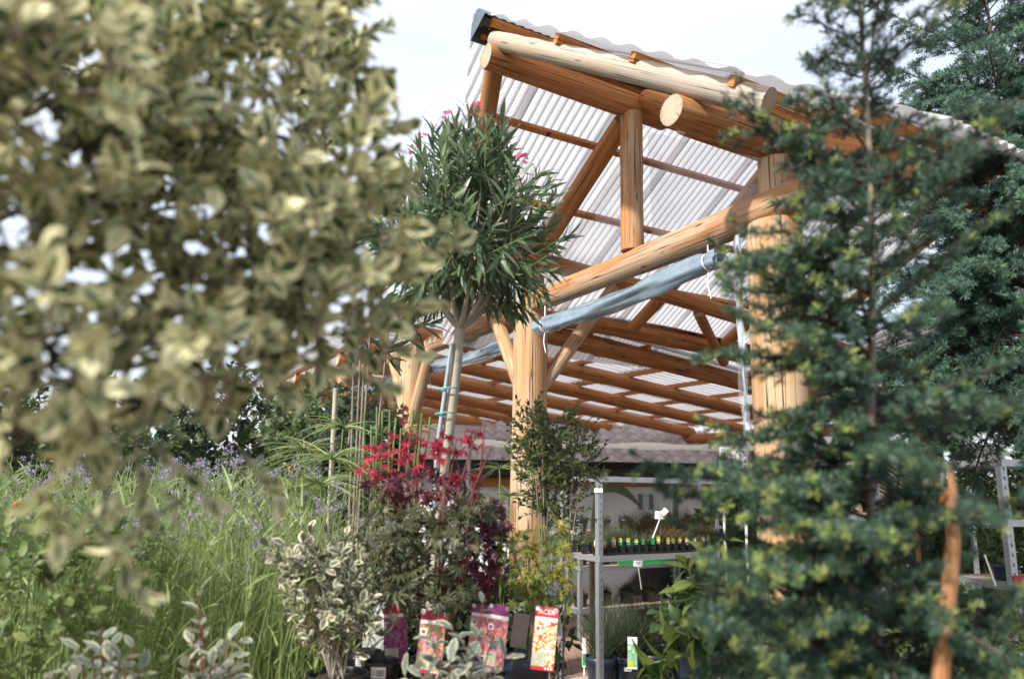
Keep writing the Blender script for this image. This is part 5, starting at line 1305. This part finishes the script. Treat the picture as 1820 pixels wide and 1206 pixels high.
mb = MB(); c = at(1038, 1158, 6.5); mb.box(c, (.035, .003, .24)); mb.box(c+Vector((0, -.003, -.06)), (.03, .002, .1), None, 1); mb.box((c.x, c.y, (c.z-.12)/2), (.01, .003, c.z-.12)); tag(mb.build('green_tag', [M['white'], M['tag_green']]), 'narrow green and white tag at the foot of the middle trolley', 'tag')
# contents of the rack behind: dark pots, small plants, green tray
def rp(u, v, z): q = Vector((FL3.x, FL3.y, 0)) + N3*u + D3*v; q.z = z; return q
for lvl, zz in enumerate((.36, .81, 1.17)):
    for i in range(7 if lvl else 5):
        c = rp(.15+i*.33, .2, zz); t_ = thing('potted_plant', f'small dark potted plant on the {["lowest", "middle", "top"][lvl]} rear rack shelf, {ORD[i]} from the left', 'potted plant', c, 'potted plants on the rear rack')
        pot(t_, c, .09, .14, 'pot_black'); tuft(t_, (c.x, c.y, c.z+.12), 90, .2 if lvl < 2 else .16, .008, .12, G_dk if (i+lvl) % 3 else G_br, .5)
mb = MB(); c = rp(1.1, .1, .83); mb.bar(rp(.55, .02, .83), rp(2.2, .02, .83), .012, .05); mb.bar(rp(.55, .5, .83), rp(2.2, .5, .83), .012, .05); tag(mb.build('green_tray', M['tag_green']), 'long shallow green tray on the rear rack', 'tray')
mb = MB(); c = at(1065, 1030, 9.6); mb.box((c.x+1.0, c.y, .53), (4.2, .12, 1.06)); tag(mb.build('grey_panel', plain('dark grey panel', (.1, .1, .11), .7, 0, .08)), 'plain grey panel behind the rear rack', 'panel')
# banana plant
bn = thing('banana_plant', 'banana plant with one large arching leaf behind the middle trolley', 'banana', at(1085, 1100, 7.4)); bn.location.z = 0
bt = at(1052, 960, 7.4); mb = MB(); mb.tube([(bt.x, bt.y, 0), (bt.x, bt.y, bt.z), at(1058, 880, 7.4)], [.03, .026, .018], 10); mb.build('stem', M['bark'], bn)
L_ba = leafmat('banana leaf', (.06, .1, .05), (.11, .16, .08), None, .4, .35, .3, .4)
def banana(pts, w):
    pts = [np.array(at(*p)) for p in pts]; k = 14; t = np.linspace(0, 1, k); tt = np.linspace(0, 1, len(pts)); C = np.stack([np.interp(t, tt, [p[i] for p in pts]) for i in range(3)], -1)
    C[1:-1] = (C[:-2]+C[1:-1]*2+C[2:])/4; V, uv = [], []
    for i in range(k):
        ww = w*math.sin(math.pi*min(1, max(.05, t[i])*.97))**.6; V += [C[i]+np.array([0, .5, -.35])*ww*-1, C[i]+np.array([0, 0, .01]), C[i]+np.array([0, .5, .1])*ww]
    F = [(i*3+j, i*3+j+1, i*3+j+4, i*3+j+3) for i in range(k-1) for j in range(2)]; U = [0, .5, 1]
    for i in range(k-1):
        for j in range(2): uv += [(U[j], t[i]), (U[j+1], t[i]), (U[j+1], t[i+1]), (U[j], t[i+1])]
    mb = MB(); mb.add(V, F, uv, 0, True); mb.build('leaf', L_ba, bn)
banana([(1058, 885, 7.4), (1075, 876, 7.3), (1095, 876, 7.2), (1115, 885, 7.2), (1135, 900, 7.2)], .26)
banana([(1058, 885, 7.4), (1080, 862, 7.5), (1100, 850, 7.6)], .2)
banana([(1056, 885, 7.4), (1046, 850, 7.4), (1030, 845, 7.4)], .25)
# flower poster
po = MB(); c = at(1303, 828, 6.9); po.box(c, (.26, .008, .34), np.array(Matrix.Rotation(.06, 3, 'Y'))); po.box((c.x-.1, c.y+.012, c.z/2), (.02, .012, c.z)); po.box((c.x+.1, c.y+.012, c.z/2), (.02, .012, c.z))
po2 = po.build('flower_poster', M['white']); tag(po2, 'white poster printed with green leaves and purple flowers beside the right post', 'poster')
mb = MB(); mb.box(c-Vector((0, .006, 0)), (.24, .003, .31), np.array(Matrix.Rotation(.06, 3, 'Y'))); mb.build('print', printmat('botanical print', (.75, .8, .82), [(.4, .6, .35), (.35, .55, .25), (.22, .1, .33)], 16), po2)
# small conifer and pots on the trolley top
for (x, y, zc_, lab) in ((1266, 845, 6.5, 'small bright green cypress on top of the middle trolley'), (1200, 850, 6.5, 'thin green seedling on top of the middle trolley')):
    c = at(x, 856, zc_); c.z = 1.775; t_ = thing('potted_cypress', lab, 'potted plant', c); pot(t_, c, .045, .06, 'pot_black'); tuft(t_, (c.x, c.y, c.z+.05), 60 if x > 1220 else 12, .14, .007, .05, L_bush, .15)
# right-hand trolley contents
def rt(u, v, z): return Vector((FL2.x+u+.0, FL2.y+v+.05, z))
for lvl, zz in ((0, 1.13), (1, 1.53), (2, .21)):
    for i in range(4):
        c = rt(.14+i*.25-.02, .2, zz); t_ = thing('potted_plant', f'leafy potted plant on the {["middle", "upper", "bottom"][lvl]} shelf of the right trolley, {ORD[i]} from the left', 'potted plant', c, 'potted plants on the right trolley')
        pot(t_, c, .085, .1, 'pot_black' if lvl else 'pot'); 
        b_, d_ = in_blobs([((c.x, c.y, c.z+.2), (.1, .1, .1))], 12); ln = rng.uniform(.05, .1, 12); P, Y, Z, S = shoots(b_, nrm(d_+np.array([0, 0, .6])), ln, 8, .05, 1., .5, .1); add_leaves(t_, tpB, L_sm if i % 2 else L_bd, P, Y, Z, S, 20)
        mb = MB(); 
        for b in b_[::3]: mb.tube([(c.x, c.y, c.z+.08), b], .002, 5)
        mb.build('stem', M['stem_green'], t_)
mb = MB(); mb.box((FL2.x+.5, FL2.y-.01, 1.16), (1.0, .012, .05)); tag(mb.build('red_tray', flat('red tray plastic', (.35, .03, .03))), 'red plastic tray edge on the right trolley', 'tray')
mb = MB(); c = at(1752, 806, 4.7); mb.box(c, (.12, .004, .09), np.array(Matrix.Rotation(-.1, 3, 'Y'))); mb.box(c+Vector((.05, .01, 0)), (.2, .02, .02)); tag(mb.build('shelf_card', M['white']), 'blank white card fixed to the top of the right trolley', 'card')
mb = MB(); mb.bar(at(1750, 985, 4.65), at(1770, 1040, 4.65), .012, .004, (0, 1, 0)); tag(mb.build('stick_label', M['white']), 'slanting white stick label on the right trolley', 'label')
# slatted lath panel seen through the conifer
lath = thing('slatted_panel', 'leaning slatted lath panel glimpsed through the conifer', 'panel', at(1600, 850, 6.4)); lath.location.z = 0
e0 = at(1550, 810, 6.3); e1 = at(1650, 860, 6.2)
for i in range(12):
    mb = MB(); dn = Vector((-.012, -.02, -.035))*i; mb.bar(e0+dn, e1+dn, .012, .014); mb.build('slat', M['log_pale'], lath)
for e_ in (e0, e1): mb = MB(); mb.bar(e_+Vector((-.15, .02, -.45)), e_+Vector((.01, .03, .05)), .03, .02, (0, 1, 0)); mb.bar((e_.x-.12, e_.y-.0, 0), e_+Vector((-.12, .03, -.4)), .03, .02, (0, 1, 0)); mb.build('rail', M['log_half'], lath)

# ------------------------------------------------------------------ background planting
L_far = leafmat('far dark foliage', (.022, .045, .02), (.06, .09, .035), None, .4, .5, .25)
L_far2 = leafmat('far green foliage', (.05, .085, .03), (.12, .16, .06), None, .4, .5, .3)
tpF = [leaf_tpl(2, .3, .45, .2, .2, .9), leaf_tpl(2, .34, .45, .3, .2, .9)]
far = [(-60, 800, 9.5, 150, 130, .9, 'broad dark shrub at the far left edge behind the verbena', 0), (190, 790, 10.5, 150, 120, .9, 'rounded green shrub behind the verbena, second from the left edge', 1), (400, 780, 9.2, 130, 120, .8, 'dark shrub behind the middle of the verbena bed', 0), (560, 800, 8.2, 90, 110, .7, 'green shrub behind the papyrus', 1), (640, 820, 7.2, 70, 100, .5, 'dark low shrub behind the red maple', 0),
       (1480, 960, 7.8, 120, 130, .6, 'dark shrub in the shade behind the big conifer', 0), (1660, 1000, 6.8, 120, 120, .5, 'green shrub in the shade behind the bent branch', 1), (1420, 1130, 5.0, 90, 100, .3, 'low dark shrub at the foot of the right post', 0), (1780, 960, 7.5, 130, 140, .6, 'shaded shrub beyond the right trolley', 0), (1300, 1010, 8.8, 80, 100, .5, 'dark shrub behind the flower poster', 0), (1600, 1150, 4.2, 200, 70, .35, 'low leafy plants at the bottom right', 1), (690, 1120, 3.9, 150, 90, .2, 'dark low bush added to darken the ground behind the maple pots', 0), (880, 1140, 4.1, 80, 80, .2, 'dark low bush added to darken the ground behind the two purple-headed labels', 0)]  # last two bushes are added, standing in for the shadow behind the pots
for (x, y, zc_, rx, ry, dep, lab, kk) in far:
    bush('garden_shrub', lab, 'shrub', [blob(x, y, zc_, rx, ry, dep), blob(x-rx*.5, y+30, zc_, rx*.6, ry*.8, dep*.7), blob(x+rx*.5, y+20, zc_+.2, rx*.6, ry*.8, dep*.7)], 330, .1*zc_/9+.02, 9, (L_far, L_far2)[kk], 0, 'bark_dark', tpF, .5, (.12, .3))
# dark spruce and staked stem left of the farthest visible post
p_ = at(620, 800, 5.6)
cedar('spruce', 'small dark spruce behind the shrub, left of the far post', (p_.x, p_.y, 0), (p_.x, p_.y, 2.75), .42, 1.2, 60, 14, leafmat('dark spruce needle', (.015, .035, .025), (.035, .06, .045), None, .4, .5, .1), L_c1, 9, .035, .1, .1)
mb = MB(); mb.tube([(at(590, 900, 4.6).x, at(590, 900, 4.6).y, 0), at(590, 820, 4.6), at(597, 690, 4.6)], .016, 9); tag(mb.build('slender_stem', M['bark_pale']), 'slender pale tree stem left of the papyrus heads', 'tree stem')
# distant tree belt at the horizon
def belt():
    n = 2600; az = rng.uniform(-1.1, 1.1, n); R_ = rng.uniform(45, 60, n); c = np.stack([np.sin(az)*R_, np.cos(az)*R_, rng.uniform(0, 4.2, n)*(.6+.4*np.sin(az*9)**2)], -1)
    v, l, s, u = scatter(tpF[0], c, frames(rng.normal(size=c.shape), rng.normal(size=c.shape), rng.uniform(.8, 1.8, n)))
    return tag(link('tree_belt', mesh_np('tree_belt', v, l, s, u, None, True, [L_far])), 'far belt of dark trees along the horizon', 'trees', kind='stuff')
belt()
